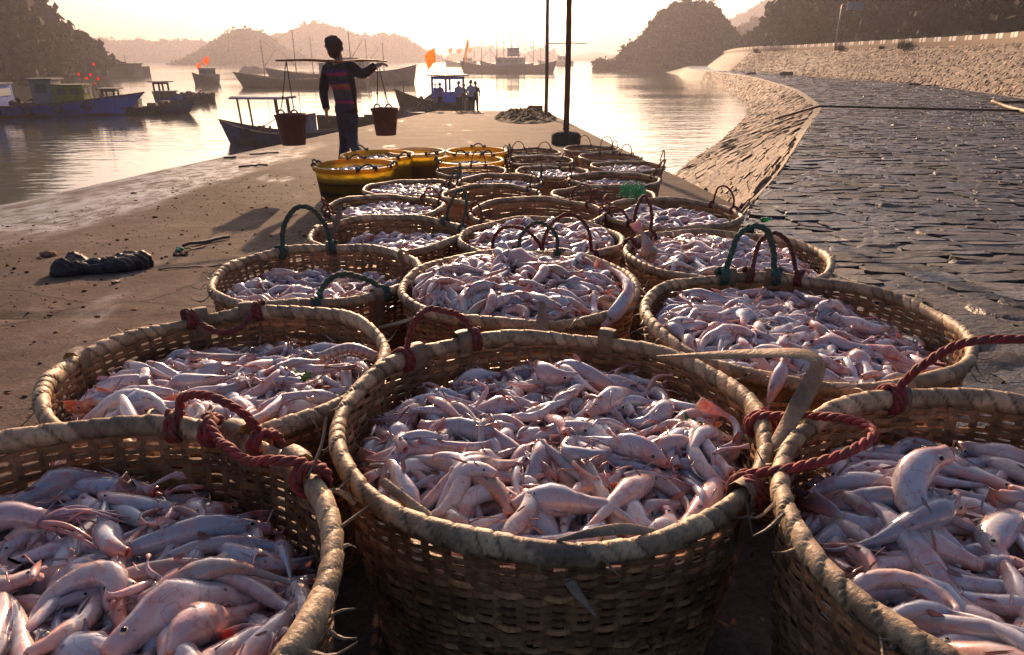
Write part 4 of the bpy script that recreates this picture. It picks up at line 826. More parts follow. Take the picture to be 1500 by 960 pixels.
def fill(key, level, n_ind, label, seed, Lm=.165, rm=.019, group=None, sides=12, hi=True, inview=None, cap=700):
    root, x, y, R, zz = BASK[key]; sp = make_heap(R - .036, level, seed, Lm, rm, cap=cap); LEV[key] = level; HEAPS[key] = (sp, seed, R, sides, hi); o0 = A(x, y, zz + HB)
    cnt = 0; ind = set()
    for i in range(len(sp) - 1, -1, -1):
        if cnt >= n_ind: break
        c = sp[i][0].mean(0) + o0
        if inview and not inview(c): continue
        ind.add(i); cnt += 1
    rng = np.random.default_rng(seed + 1000)
    for i, (S, r) in enumerate(sp):
        if i in ind:
            c = S.mean(0); c[2] = S[:, 2].min() - r; mb = MB(); fish_into(mb, S - c, r, rng, 14, hi=True); o = mb.build('fish', [m_fish, m_eye], None, c + o0); tag(o, label, 'fish', group)
        else: fish_into(STUFF, S + o0, r, rng, sides, hi=hi)
    g = np.linspace(0, 2 * math.pi, 40); rr = np.linspace(.01, R - .045, 8); GX = rr[:, None] * np.cos(g); GY = rr[:, None] * np.sin(g); STUFF.grid(np.stack([GX + x, GY + y, level(GX, GY) - .045 + zz + HB], -1), (.2, .12, .11))
def inframe(c):
    dep = c[1] * CP - c[2] * SP; u = 750 + F * c[0] / dep; v = 480 - F * (c[1] * SP + c[2] * CP) / dep; return dep > .1 and 15 < u < 1485 and v < 955
fill('A', lev(-.050, 0, -.012, .022), 130, 'limp pinkish white fish among the many filling the front middle basket', 101, .150, .0112, 'fish in the front middle basket')
fill('Z', lev(-.055, -.01, -.015, .02), 60, 'limp bluish pink fish among those in the bottom left basket', 102, .172, .0120, 'fish in the bottom left basket', inview=inframe, cap=700)
fill('Y', lev(-.065, .0, -.0, .015), 56, 'limp bluish pink fish among those in the bottom right basket', 103, .176, .0122, 'fish in the bottom right basket', inview=inframe, cap=700)
fill('B', lev(-.052, .01, -.03, .02), 54, 'limp pink fish among those in the second basket up on the left', 104, .15, .0112, 'fish in the second basket on the left')
fill('C', lev(-.045, -.032, -.005, .03), 0, '', 105, 0.1518, 0.0112, sides=11)
fill('D', lev(-.078, -.015, -.02, .02), 0, '', 106, 0.1380, 0.0103, sides=10, cap=700)
fill('E', lev(-.020, .0, -.005, .055), 0, '', 107, 0.1426, 0.0112, sides=11, cap=700)
fill('F', lev(-.028, -.01, -.0, .05), 0, '', 108, 0.1380, 0.0109, sides=10)
fill('G', lev(-.075, .03, -.0, .015), 0, '', 109, 0.1288, 0.0100, sides=8, hi=False, cap=700)
fill('H', lev(-.025, .01, .0, .035), 0, '', 110, 0.1380, 0.0106, sides=8, hi=False, cap=700)
fill('I', lev(-.035, 0, 0, .02), 0, '', 111, 0.1104, 0.0084, sides=7, hi=False, cap=700)
def refill(key, src, dz, rot, sc=1.0, tint=None):
    root, x, y, R, zz = BASK[key]; sp, seed, R0, _, _ = HEAPS[src]; rng = np.random.default_rng(int(rot * 100) + 5); k = R / R0 * sc; c, s = math.cos(rot), math.sin(rot); M = np.array([[c, s, 0], [-s, c, 0], [0, 0, 1]])
    for S, r in sp[len(sp) // 3:]:
        Q = (S * A(k, k, 1)) @ M; m = MB() if tint is not None else STUFF
        fish_into(m, Q + A(x, y, zz + HB + dz), r, rng, 7, hi=False)
        if tint is not None:
            if rng.uniform() < .3: m.C = [q * A(1.2, .65, .4) for q in m.C]
            STUFF.join(m)
    g = np.linspace(0, 2 * math.pi, 30); rr = np.linspace(.01, R - .04, 6); STUFF.grid(np.stack([x + rr[:, None] * np.cos(g), y + rr[:, None] * np.sin(g), zz + HB + dz - .05 + 0 * rr[:, None] * g], -1), (.2, .12, .11))
for k, src, dz, rot in (('J', 'I', -.055, 1.2), ('K', 'H', -.03, 2.5), ('L', 'I', .01, 3.0), ('M', 'I', -.01, 4.0), ('N', 'I', -.02, 5.0), ('V', 'I', -.03, .6), ('Q', 'I', 0, 2.1), ('P', 'I', -.0, 3.7), ('T', 'I', -.04, 5.5), ('S', 'I', -.04, 1.9), ('X', 'I', -.03, 2.8), ('R', 'I', -.03, .3), ('O2', 'I', -.06, .9)):
    refill(k, src, dz, rot, tint=1 if k in 'LIQJ' else None)
for k in [k for k in BASK if k.startswith('y')]: refill(k, 'I', -.025, len(k) + .7 * int(k[1:]))
def debris(key, n, level, seed):
    root, x, y, R, zz = BASK[key]; rng = np.random.default_rng(seed)
    for _ in range(n):
        a, q = rng.uniform(0, 6.28), (R - .05) * math.sqrt(rng.uniform()); p = A(x + q * math.cos(a), y + q * math.sin(a), zz + HB + float(LEV[key](q * math.cos(a), q * math.sin(a))) + rng.uniform(.006, .022)); b = rng.uniform(0, 6.28); L = rng.uniform(.012, .05); d = A(math.cos(b), math.sin(b), rng.uniform(-.1, .5)) * L
        k = rng.uniform()
        if k < .75: STUFF.tube(smoothpath([p - d / 2, p + A(0, 0, L * .2 * rng.normal()), p + d / 2], 5), [.0009, .0012, .001, .0009, .0004], 5, col=A(.16, .09, .05) * rng.uniform(.5, 2))
        else:
            S = smoothpath([p - d * .6, p + A(L * .3 * rng.normal(), L * .3 * rng.normal(), L * .08), p + d * .6], 8); STUFF.tube(S, np.array([.2, .7, 1, .9, .7, .5, .35, .9]) * L * .11, 7, col=A(.62, .3, .22) * rng.uniform(.6, 1.5) if k < .93 else A(.14, .11, .08))
for k, n, l, s in (('A', 110, -.02, 1), ('Z', 70, -.05, 2), ('Y', 70, -.06, 3), ('B', 90, -.03, 4), ('C', 90, -.015, 5), ('D', 70, -.06, 6), ('E', 110, .04, 7), ('F', 80, .02, 8)): debris(k, n, l, s)
# single fish one can point at
def one_fish(pts, r, label, seed, roll=.0, tailup=False):
    P = smoothpath(pts, 14); c = P.mean(0); mb = MB(); fish_into(mb, P - c, r, np.random.default_rng(seed), 14, roll=roll); tag(mb.build('fish', [m_fish, m_eye], None, c), label, 'fish')
one_fish([spot(112, 640, .80), spot(97, 672, .775), spot(80, 712, .75), spot(60, 752, .73)][::-1], .016, 'long fish with its tail sticking up over the back rim of the bottom left basket', 1)
one_fish([spot(1128, 618, 1.0) * 1, spot(1135, 590, 1.04), spot(1142, 560, 1.07), spot(1146, 538, 1.09)][::-1] if False else [spot(1150, 528, 1.08), spot(1140, 555, 1.05), spot(1128, 585, 1.03), spot(1122, 608, 1.02)], .013, 'fish hanging tail down over the front rim of the right basket', 2)
one_fish([spot(955, 385, 1.86), spot(950, 368, 1.875), spot(945, 350, 1.88), spot(936, 336, 1.88)], .019, 'pink fish standing tail up beside the tall dark red handle', 3)
one_fish([spot(880, 480, 1.45), spot(905, 455, 1.47), spot(922, 425, 1.52), spot(905, 400, 1.6), spot(880, 388, 1.66)], .019, 'big white fish bulging over the right rim of the heaped basket', 4)
one_fish([spot(1012, 668, .82), spot(1045, 672, .81), spot(1078, 655, .82), spot(1076, 618, .86), spot(1040, 598, .88)], .015, 'big bellied white fish curled against the right inner rim of the front middle basket', 5)
one_fish([spot(1235, 765, .66), spot(1270, 770, .655), spot(1300, 790, .645), spot(1215, 735, .68)][::-1][1:] if False else [spot(1212, 745, .675), spot(1250, 765, .66), spot(1290, 782, .645), spot(1305, 800, .64)][::-1], .019, 'plump rosy pink fish at the left of the bottom right basket', 6)
one_fish([spot(1390, 665, .70), spot(1350, 680, .69), spot(1330, 720, .66), spot(1360, 770, .63), spot(1410, 810, .60), spot(1450, 860, .57)], .021, 'largest pale fish bent like a hook in the bottom right basket', 7)
STUFF.build('fish_heap', [m_fish, m_eye]); tag(bpy.data.objects['fish_heap'], 'countless small pinkish white fish filling the other baskets on the pier', 'fish', kind='stuff')
# ------------------------------------------------------------------ people
m_skin = vmat('skin', .55, 40, .15, .1); m_cloth = vmat('cloth', .9, 11, .35, .9, .03); m_hair = vmat('hair', .6, 90, .5, .6, .004)
def sweepv(mb, pts, rx, ry=None, up=(0, 1, 0), n=14, k=10):
    P = smoothpath(pts, k * (len(pts) - 1) + 1); q = np.linspace(0, 1, len(P)); qq = np.linspace(0, 1, len(pts)); mb.tube(P, np.interp(q, qq, rx), n, np.interp(q, qq, ry if ry is not None else rx), A(*up)); return mb
def ori(mb, c, r, sc=(1, 1, 1)): mb.ball(c, r, 14, 10, sc=sc)
def hand(mb, wrist, d, palm_n, size=.17, curl=.4, side=1):
    """palm, four unequal bent fingers and a thumb leaving the side near the palm's base"""
    d = A(*d); d /= np.linalg.norm(d); pn = A(*palm_n); pn -= d * (pn @ d); pn /= np.linalg.norm(pn); s = np.cross(d, pn) * side; w = A(*wrist)
    mb.tube([w - d * .02, w + d * size * .12, w + d * size * .34, w + d * size * .5], [size * .15, size * .20, size * .25, size * .22], 12, [size * .12, size * .11, size * .10, size * .08], pn)
    for i, (o, L) in enumerate(((-.18, .40), (-.06, .48), (.06, .45), (.18, .35))):
        b = w + d * size * .46 + s * size * o; p = [b]; dd = d.copy()
        for j, f in enumerate((.42, .33, .25)):
            ang = curl * (.7 + .5 * j); dd = dd * math.cos(ang) + pn * math.sin(ang); dd /= np.linalg.norm(dd); p.append(p[-1] + dd * L * size * f)
        mb.tube(p, [size * .058, size * .054, size * .048, size * .036], 8)
    b = w + d * size * .14 - s * size * .16; t1 = b + (d * .6 - s * .7) * size * .2; mb.tube([b, t1, t1 + (d * .9 + pn * .5) * size * .18], [size * .075, size * .062, size * .045], 8)

# the porter, seen from behind
P0 = spot(512, 274, 8.0); gx, gy, gzz = P0[0], 8.0, float(gz(8.0))
por = empty('person', (gx, gy, gzz)); tag(por, 'person in a striped vest walking away with two buckets on a shoulder pole', 'person')
H0 = 1.56
def J(px, py, dy=0): return spot(px, py, 8.0 + dy) - A(gx, gy, gzz)
neck, headc = J(497, 90), J(490, 69, .0); shL, shR = J(481, 99), J(517, 98); elL, wrL = J(474, 132, .04), J(478, 160, -.10); elR, wrR = J(531, 108, .0), J(550, 96, .02)
pel = J(506, 158); hipL, hipR = J(502, 168), J(514, 168); knL, knR = J(505, 208, .14), J(517, 206, .0); anL, anR = J(502, 262, .08), J(531, 232, -.34)
anL[2] = max(anL[2], .08); anR[2] = max(anR[2], .2)
mb = MB()
sweepv(mb, [neck + A(0, 0, -.06), neck, headc + A(.008, 0, -.03)], [.055, .047, .05]); ori(mb, headc, .092, (.85, 1.0, 1.12)); ori(mb, headc + A(0, .07, -.05), .05, (1, .9, 1.1))
ori(mb, headc + A(0, .108, -.012), .016, (.9, 1.4, 1.6))
for s in (-1, 1): ori(mb, headc + A(s * .083, .0, -.012), .024, (.45, .8, 1.3))
sweepv(mb, [pel + A(0, 0, -.03), (pel + neck) / 2 + A(0, 0, 0), neck + A(0, 0, -.1), neck + A(0, 0, -.02)], [.09, .08, .115, .055], [.07, .065, .075, .055])
for h_, k_, a_ in ((hipL, knL, anL), (hipR, knR, anR)):
    sweepv(mb, [h_, k_, a_], [.075, .05, .036], up=(1, 0, 0))
for a_, dd in ((anL, .0), (anR, -.02)): sweepv(mb, [a_ + A(0, -.05, -.03), a_ + A(0, .06, -.045), a_ + A(0, .16, -.06)], [.034, .042, .026], [.03, .03, .018], (0, 0, 1))
for s_, e_, w_ in ((shL, elL, wrL), (shR, elR, wrR)): sweepv(mb, [s_, e_, w_], [.045, .036, .026], up=(0, 1, .1))
hand(mb, wrL, (-.05, -.1, -1), (.9, .3, 0), .165, .35, -1); hand(mb, wrR, (1, .0, .25), (0, .35, -1), .165, .55, 1)
def facecol(V):
    C = np.tile(A(.34, .17, .105), (len(V), 1)); hc = headc
    for s in (-1, 1): C[np.linalg.norm((V - (hc + A(s * .034, .092, .012))) / A(1.5, 1, .8), axis=1) < .014] = (.03, .02, .02)
    C[np.linalg.norm((V - (hc + A(0, .1, -.058))) / A(2.2, 1, .6), axis=1) < .014] = (.3, .08, .07)
    return C
fused(mb, .0085, 'body', m_skin, por, 3, facecol)
mb = MB(); r_ = np.random.default_rng(4); ori(mb, headc + A(-.002, -.016, .018), .096, (.93, 1.0, 1.08)); ori(mb, headc + A(.0, -.05, -.045), .075, (.95, .8, 1.0)); ori(mb, headc + A(-.045, -.03, .055), .052)
for _ in range(46):
    a, b = r_.uniform(0, 6.28), r_.uniform(-.5, 1.3); d = A(math.cos(a) * math.cos(b), -abs(math.sin(a)) * math.cos(b) * .9 - .05, math.sin(b)); mb.ball(headc + A(0, -.015, .018) + d * .082, .024, 6, 5)
fused(mb, .008, 'hair', m_hair, por, 2, lambda V: np.tile(A(.075, .026, .014), (len(V), 1)) * (.7 + .6 * fbm(V[:, 0] * 60, V[:, 2] * 20, 2))[:, None])
mb = MB(); mid = J(504, 128)
sweepv(mb, [J(508, 166), J(507, 152), mid, J(497, 108), J(498, 97), neck + A(0, 0, -.03)], [.128, .122, .135, .158, .14, .062], [.10, .095, .10, .11, .088, .056], (0, 1, 0))
ori(mb, shL + A(.012, 0, -.01), .068); ori(mb, shR + A(-.012, 0, -.01), .068)
sweepv(mb, [shL, elL, wrL + A(0, 0, .0)], [.066, .053, .040], up=(0, 1, .1)); sweepv(mb, [shR + A(-.03, 0, 0), elR, wrR], [.072, .055, .040], up=(0, 1, .1))
def vest(V):
    C = np.tile(A(.034, .020, .022), (len(V), 1)); zr = (V[:, 2] - J(505, 160)[2]) / (J(500, 96)[2] - J(505, 160)[2]); x0 = mid[0] + (V[:, 2] - mid[2]) * -.16
    bd = (V[:, 0] > x0 - .135 - .02) & (V[:, 0] < x0 + .085) & (zr > .02) & (zr < 1.12)
    u = zr * 15.5 - V[:, 0] * .8; pal = [A(.085, .065, .07), A(.075, .055, .065), A(.42, .035, .11), A(.10, .04, .12), A(.09, .07, .075), A(.08, .075, .085), A(.10, .085, .09), A(.38, .05, .11), A(.38, .10, .06), A(.06, .04, .11), A(.05, .045, .05), A(.07, .06, .065), A(.42, .035, .12), A(.09, .05, .16), A(.05, .04, .05), A(.06, .055, .06), A(.05, .045, .05)]
    i = np.clip((u % len(pal)).astype(int), 0, len(pal) - 1); C[bd] = np.array(pal)[i[bd]]; return C
fused(mb, .009, 'jacket', m_cloth, por, 3, vest)
mb = MB(); sweepv(mb, [J(507, 150), J(507, 162), J(507, 172)], [.122, .130, .11], [.095, .10, .09], (0, 1, 0))
sweepv(mb, [hipL + A(.01, 0, 0), knL, anL + A(0, 0, .0)], [.085, .062, .060], up=(1, 0, 0)); sweepv(mb, [hipR, knR, anR], [.085, .062, .060], up=(1, 0, 0)); fused(mb, .011, 'trousers', m_cloth, por, 3, lambda V: np.tile(A(.055, .052, .085), (len(V), 1)))
for a_ in (anL, anR):
    mb = MB(); sweepv(mb, [a_ + A(0, -.07, -.035), a_ + A(0, .05, -.045), a_ + A(0, .17, -.06)], [.042, .05, .034], [.038, .038, .026], (0, 0, 1)); fused(mb, .009, 'shoe', m_cloth, por, 2, lambda V: np.tile(A(.02, .05, .05), (len(V), 1)))
# shoulder pole, buckets
m_wood = vmat('weathered_wood', .6, 18, .5, .5, .004, stretch=(.15, 1, 1)); m_plastic = vmat('bucket_plastic', .5, 12, .35, .15)
pl, pr = spot(404, 89, 7.45), spot(566, 90, 8.6); pm = A(gx, gy, gzz) + neck + A(.03, -.075, -.005)
mb = MB(); Pp = smoothpath([pl, (pl + pm) / 2 + A(0, 0, .012), pm, (pm + pr) / 2 + A(0, 0, .012), pr], 30) - pm; mb.tube(Pp, np.interp(np.linspace(0, 1, 30), [0, .5, 1], [.010, .017, .010]), 10, np.interp(np.linspace(0, 1, 30), [0, .5, 1], [.014, .028, .014]), A(0, 1, 0), col=(.30, .12, .05))
tag(mb.build('shoulder_pole', m_wood, None, pm), 'flat wooden shoulder pole resting across the back of the porter', 'carrying pole')
def bucket(px, pyt, pyb, wt, dist, topx_, label):
    top = spot(px, pyt, dist); bot = spot(px, pyb, dist); h = top[2] - bot[2]; sc = (dist * CP - top[2] * SP) / F; R = wt / 2 * sc; b = top - A(0, 0, h); root = tag(empty('bucket', b), label, 'bucket', 'buckets hanging from the shoulder pole')
    prof = [(.001, .0), (R * .74, .0), (R * .75, .01), (R * .97, h - .035), (R * 1.0, h - .033), (R * 1.05, h - .005), (R * 1.03, h), (R * .97, h - .002), (R * .94, h - .03), (R * .73, .02), (.001, .02)]
    mb = MB(); mb.lathe(prof, 40, col=(.16, .06, .045)); mb.build('pail', m_plastic, root)
    tp = A(*topx_) - b; mb2 = MB()
    for s in (-1, 1):
        e = A(s * R * .42, -R * .55, h); a = np.linspace(0, math.pi, 12); mb = MB(); mb.tube(np.stack([e[0] + .038 * np.cos(a), e[1] + 0 * a, e[2] - .01 + .055 * np.sin(a)], -1), .009, 8, col=(.15, .055, .04)); mb.build('handle', m_plastic, root)
        rope(mb2, [e + A(0, 0, .04), e * .7 + tp * .3 + A(0, 0, 0), tp], .0055, A(.05, .05, .05)); mb2.ball(e * .68 + tp * .32, .014, 8, 6, (.04, .04, .04))
    mb2.build('rope', m_rope, root); return root
bucket(425.5, 167, 212, 46, 7.45, spot(419, 89, 7.5), 'larger dark red brown bucket hanging on the left end of the shoulder pole')
bucket(563, 158, 198, 39.5, 8.45, spot(553, 91, 8.5), 'smaller red brown bucket hanging on the right end of the shoulder pole, nearer the carrier')

def small_person(px, py, dist, h, shirt, pants, label, lean=0.0, face=1, arm=.3, z=None, bare=False):
    p = spot(px, py, dist)
    if z is not None: p[2] = z
    root = tag(empty('person', p), label, 'person', 'people at the far end of the pier'); k = h / 1.7; mb = MB(); f = face
    def q(x, y, zz): return A(x + lean * zz * .1, y, zz) * k
    legs = [([q(-.09, 0, .86), q(-.11, .03, .47), q(-.12, 0, .08)]), ([q(.09, 0, .86), q(.10, .05, .47), q(.11, -.03, .08)])]
    sweepv(mb, [q(0, 0, .84), q(0, 0, 1.1), q(0, 0, 1.36), q(0, 0, 1.47)], np.array([.14, .12, .16, .055]) * k, np.array([.1, .09, .1, .055]) * k, (0, 1, 0), 10, 4); sweepv(mb, [q(0, 0, 1.42), q(.01 * f, 0, 1.54)], np.array([.05, .05]) * k)
    ori(mb, q(.015 * f, 0, 1.6), .1 * k, (.9, .95, 1.15)); ori(mb, q(.10 * f, 0, 1.59), .02 * k)
    for L in legs: sweepv(mb, L, np.array([.075, .05, .035]) * k, up=(1, 0, 0), n=10, k=4); sweepv(mb, [L[2] + A(-.04 * f, 0, -.03) * k, L[2] + A(.12 * f, 0, -.05) * k], [.04 * k, .03 * k], up=(0, 1, 0))
    arms = []
    for s in (-1, 1):
        e = q(s * .24, .02, 1.12); w = q(s * .2 + arm * f * .5, -.1, .95 + arm * .3); arms.append((q(s * .18, 0, 1.38), e, w)); sweepv(mb, arms[-1], np.array([.045, .036, .026]) * k, up=(0, 1, .1), n=10, k=4); hand(mb, w, w - e, (0, .3, -1), .17 * k, .4, s)
    fused(mb, .012, 'body', m_skin, root, 2, lambda V: np.tile(A(.3, .15, .1), (len(V), 1)))
    mb = MB(); sweepv(mb, [q(0, 0, .82), q(0, 0, 1.1), q(0, 0, 1.36), q(0, 0, 1.45)], np.array([.165, .155, .18, .07]) * k, np.array([.12, .11, .12, .065]) * k, (0, 1, 0), 10, 4)
    for a_ in arms: sweepv(mb, [a_[0], a_[1], a_[1] * .6 + a_[2] * .4], np.array([.06, .055, .05]) * k, up=(0, 1, .1), n=10, k=4)
    fused(mb, .014, 'shirt', m_cloth, root, 2, lambda V: np.tile(A(*shirt), (len(V), 1)))
    mb = MB(); sweepv(mb, [q(0, 0, .93), q(0, 0, .8)], [.15 * k, .14 * k], [.11 * k, .11 * k], (0, 1, 0), 10, 4)
    for L in legs: sweepv(mb, L, np.array([.1, .08, .07]) * k, up=(1, 0, 0), n=10, k=4)
    fused(mb, .014, 'trousers', m_cloth, root, 2, lambda V: np.tile(A(*pants), (len(V), 1)))
    mb = MB(); ori(mb, q(-.005 * f, -.01, 1.64), .108 * k, (.92, 1, 1)); fused(mb, .012, 'hair', m_hair, root, 1, lambda V: np.tile(A(.02, .015, .013), (len(V), 1))); return root
PZ = lambda d: float(gz(d))
small_person(673, 166.5, 41.5, 1.66, (.35, .36, .52), (.02, .02, .025), 'person in a pale lilac shirt and black trousers standing nearest the blue boat', 0, -1, .15, PZ(41.5))
small_person(679, 164.5, 42.8, 1.55, (.09, .06, .05), (.28, .25, .2), 'person in dark top and light trousers half hidden by the blue boat', .3, 1, .2, PZ(42.8))
small_person(690.5, 166, 41.8, 1.72, (.38, .40, .58), (.02, .02, .03), 'person in a light blue shirt facing left at the end of the pier', 0, -1, .45, PZ(41.8))
small_person(697, 166, 42.0, 1.66, (.05, .045, .05), (.025, .022, .025), 'person dressed all in black, rightmost at the end of the pier', 0, 1, .1, PZ(42.0))

# ------------------------------------------------------------------ boats
m_hull = vmat('boat_paint', .55, 3.0, .45, .3, .02); m_bwood = vmat('boat_wood', .75, 5, .5, .5, .02); m_metal = vmat('rusty_metal', .6, 8, .5, .3, .01); m_tyre = vmat('tyre_rubber', .8, 10, .3, .3); m_flag = vmat('flag_cloth', .9, 3, .25, .1)
t = NT('flag_thin'); v = t.vcol(); tr = t.n('ShaderNodeBsdfTranslucent'); t.l(v, tr.inputs['Color']); t.col(v).set(Roughness=.9); ms = t.n('ShaderNodeMixShader'); ms.inputs[0].default_value = .55; t.l(t.b.outputs[0], ms.inputs[1]); t.l(tr.outputs[0], ms.inputs[2]); t.l(ms.outputs[0], t.out.inputs['Surface']); m_flag = t.m
class Boat:
    """local x runs to the bow, origin at the waterline amidships"""
    def __init__(s, px, py, L, B, D, heading, label, group=None, cat='boat', name='fishing_boat', z=SEA, dist=None, hullc=(.03, .07, .2), deckc=(.13, .09, .06), band=None, bow=.9, stern=.4, tr_=.55, pose=None):
        p = spot_z(px, py, z) if dist is None else spot(px, py, dist); p[2] = z; s.L, s.B, s.D = L, B, D; s.root = tag(empty(name, p, math.radians(heading)), label, cat, group); s.bow, s.stern = bow, stern
        n = 26; u = np.linspace(-1, 1, n); s.u = u; w = np.where(u < 0, tr_ + (1 - tr_) * (1 - (-u) ** 2.2), (1 - np.clip(u, 0, 1) ** 2.4)); w = np.maximum(w, .02) * B / 2
        sh = D * (1 + bow * np.clip(u, 0, 1) ** 2.2 + stern * np.clip(-u, 0, 1) ** 2.0); rake = np.clip(u, 0, 1) ** 3 * L * .07 * bow; s.w, s.sh = w, sh; m = 13; a = np.linspace(-1, 1, m)
        G = np.zeros((n, m, 3)); C = np.zeros((n, m, 3)); dr = -.35 * D - .1
        for i in range(n):
            hh = np.abs(a) ** 1.0; z_ = dr * (1 - np.clip(u[i], 0, 1) ** 3 * .8) * (1 - hh) + sh[i] * hh; yy = np.sign(a) * w[i] * (np.abs(a) ** .55); G[i] = np.stack([u[i] * L / 2 + rake[i] * hh, yy, z_], -1)
            C[i] = np.where((z_ < .10 * D)[:, None], A(.05, .035, .03), A(*hullc)); 
            if band is not None: C[i][np.abs(a) > .84] = band
        mb = MB(); mb.grid(G, C * (.75 + .5 * fbm(G[..., 0] * 1.5, G[..., 2] * 6 + G[..., 1], 4, 3))[..., None]); mb.add(G[0], [np.arange(m)[None]], hullc, 0, False); mb.build('hull', m_hull, s.root)
        s.gun = [G[:, 0], G[:, -1]]; mb = MB(); dk = sh * .9 - .12 * D; mb.grid(np.stack([np.stack([G[:, 0, 0], -w * .94, dk], -1), np.stack([G[:, 0, 0], w * 0, dk + .03], -1), np.stack([G[:, 0, 0], w * .94, dk], -1)], 1), deckc); mb.build('deck', m_bwood, s.root)
        mb = MB(); [mb.tube(g + A(0, 0, .02), max(.03, B * .018), 6, col=(.09, .06, .045)) for g in s.gun]; mb.tube(np.vstack([s.gun[0][0], s.gun[1][0]]) + A(0, 0, .02), max(.03, B * .018), 6, col=(.09, .06, .045)); mb.build('gunwale', m_bwood, s.root)
    def dz(s, x): return float(np.interp(2 * x / s.L, s.u, s.sh)) * .9 - .12 * s.D
    def part(s, name, mb, mat=None, parent=None): return mb.build(name, mat or m_hull, parent or s.root)
    def cabin(s, x, lx, w, h, col, roofc=(.25, .25, .27), name='cabin', over=.15, win=2, z0=None, glass=(.05, .06, .08), open_=False):
        z = s.dz(x) if z0 is None else z0; mb = MB(); t_ = .05
        if open_:   # posts and a see through upper half
            mb.box((x, 0, z + h * .22), (lx, w, h * .5), col)
            for sx in (-1, 1):
                for sy in (-1, 1): mb.box((x + sx * (lx / 2 - .06), sy * (w / 2 - .06), z + h * .72), (.12, .12, h * .52), col)
            mb.box((x, 0, z + h * .93), (lx, w, h * .1), col)
        else:
            mb.box((x, 0, z + h / 2), (lx, w, h), col)
        c = s.part(name, mb); mb = MB(); mb.box((x, 0, z + h + .04), (lx + over * 2, w + over * 2, .09), roofc); s.part('roof', mb, m_hull, c)
        if not open_:
            for k in range(win):
                for sy in (-1, 1):
                    xx = x + (k - (win - 1) / 2) * lx / max(win, 1) * .9; mb = MB(); mb.box((xx, sy * (w / 2 + .012), z + h * .68), (lx / win * .55, .04, h * .34), glass); s.part('window', mb, m_metal, c)
            mb = MB(); mb.box((x + lx / 2 + .012, 0, z + h * .68), (.04, w * .7, h * .3), glass); s.part('window', mb, m_metal, c)
        return c
    def mast(s, x, h, r=.05, y=0, lean=0, boom=None, col=(.10, .07, .05)):
        z = s.dz(x); mb = MB(); mb.tube([(x, y, z), (x + lean * h, y, z + h)], [r, r * .55], 7, col=col)
        if boom: mb.tube([(x + lean * h * .3, y, z + h * .3), (x + boom, y, z + h * .75)], [r * .6, r * .35], 6, col=col); mb.tube([(x + lean * h, y, z + h), (x + boom, y, z + h * .75)], .012, 4, col=col)
        mb.tube([(x + lean * h * .82, y - .5 * r * 14, z + h * .82), (x + lean * h * .82, y + .5 * r * 14, z + h * .82)], r * .4, 5, col=col); return s.part('mast', mb, m_bwood)
    def flag(s, x, y, h, col=(.75, .10, .02), fw=.9, fh=.6, lean=0, tri=False, limp=False, z=None):
        z = s.dz(x) if z is None else z; mb = MB(); mb.tube([(x, y, z), (x + lean * h, y, z + h)], [.025, .012], 6, col=(.12, .08, .05)); f = s.part('flag_pole', mb, m_bwood); n = 10; u = np.linspace(0, 1, n)[None]; v = np.linspace(0, 1, 7)[:, None]; hd = s.root.rotation_euler[2]; ex = A(math.cos(-hd) * -1, math.sin(-hd) * -1)
        top = A(x + lean * h, y, z + h); wdt = fw * u * (1 - .7 * v * 0); X = wdt * (1 - v * .35); Z = top[2] - v * fh - (u ** 1.3) * fh * (.55 if not limp else 1.6); X = np.where(limp, wdt * .3, X); Y_ = top[1] + ex[1] * X + ex[0] * .07 * np.sin(u * 9 + v * 2); X = top[0] + ex[0] * X
        m2 = MB(); m2.grid(np.stack([X + 0 * v, Y_, Z], -1), np.tile(A(*col), (7, n, 1)) * (.7 + .5 * hash2(np.arange(n)[None], v * 3))[..., None]); s.part('flag', m2, m_flag, f)
    def tyres(s, xs, side=-1, r=.3):
        for x in xs:
            w = float(np.interp(2 * x / s.L, s.u, s.w)); z = float(np.interp(2 * x / s.L, s.u, s.sh)) * .62; a = np.linspace(0, 2 * math.pi, 19); mb = MB(); mb.tube(np.stack([x + r * np.cos(a), side * (w * 1.0 + .06) + 0 * a, z + r * np.sin(a)], -1), r * .3, 8, col=(.02, .02, .02), cap=False); s.part('tyre', mb, m_tyre)
    def clutter(s, x0, x1, n, seed, col=(.10, .07, .06), hmax=.5):
        r = np.random.default_rng(seed)
        for k in range(n):
            x = r.uniform(x0, x1); w = float(np.interp(2 * x / s.L, s.u, s.w)); y = r.uniform(-.7, .7) * w; mb = MB(); z = s.dz(x); c = A(*col) * r.uniform(.5, 2.2) * A(1, r.uniform(.8, 1.1), r.uniform(.7, 1.3))
            if r.uniform() < .5: mb.box((x, y, z + .18), (r.uniform(.3, .8), r.uniform(.3, .6), .36), c); s.part('crate', mb, m_bwood)
            else:
                for q in range(7): mb.ball((x + r.normal() * .2, y + r.normal() * .15, z + .12 + abs(r.normal()) * hmax * .3), r.uniform(.12, .26), 8, 6, c)
                s.part('net_heap', mb, m_bwood)
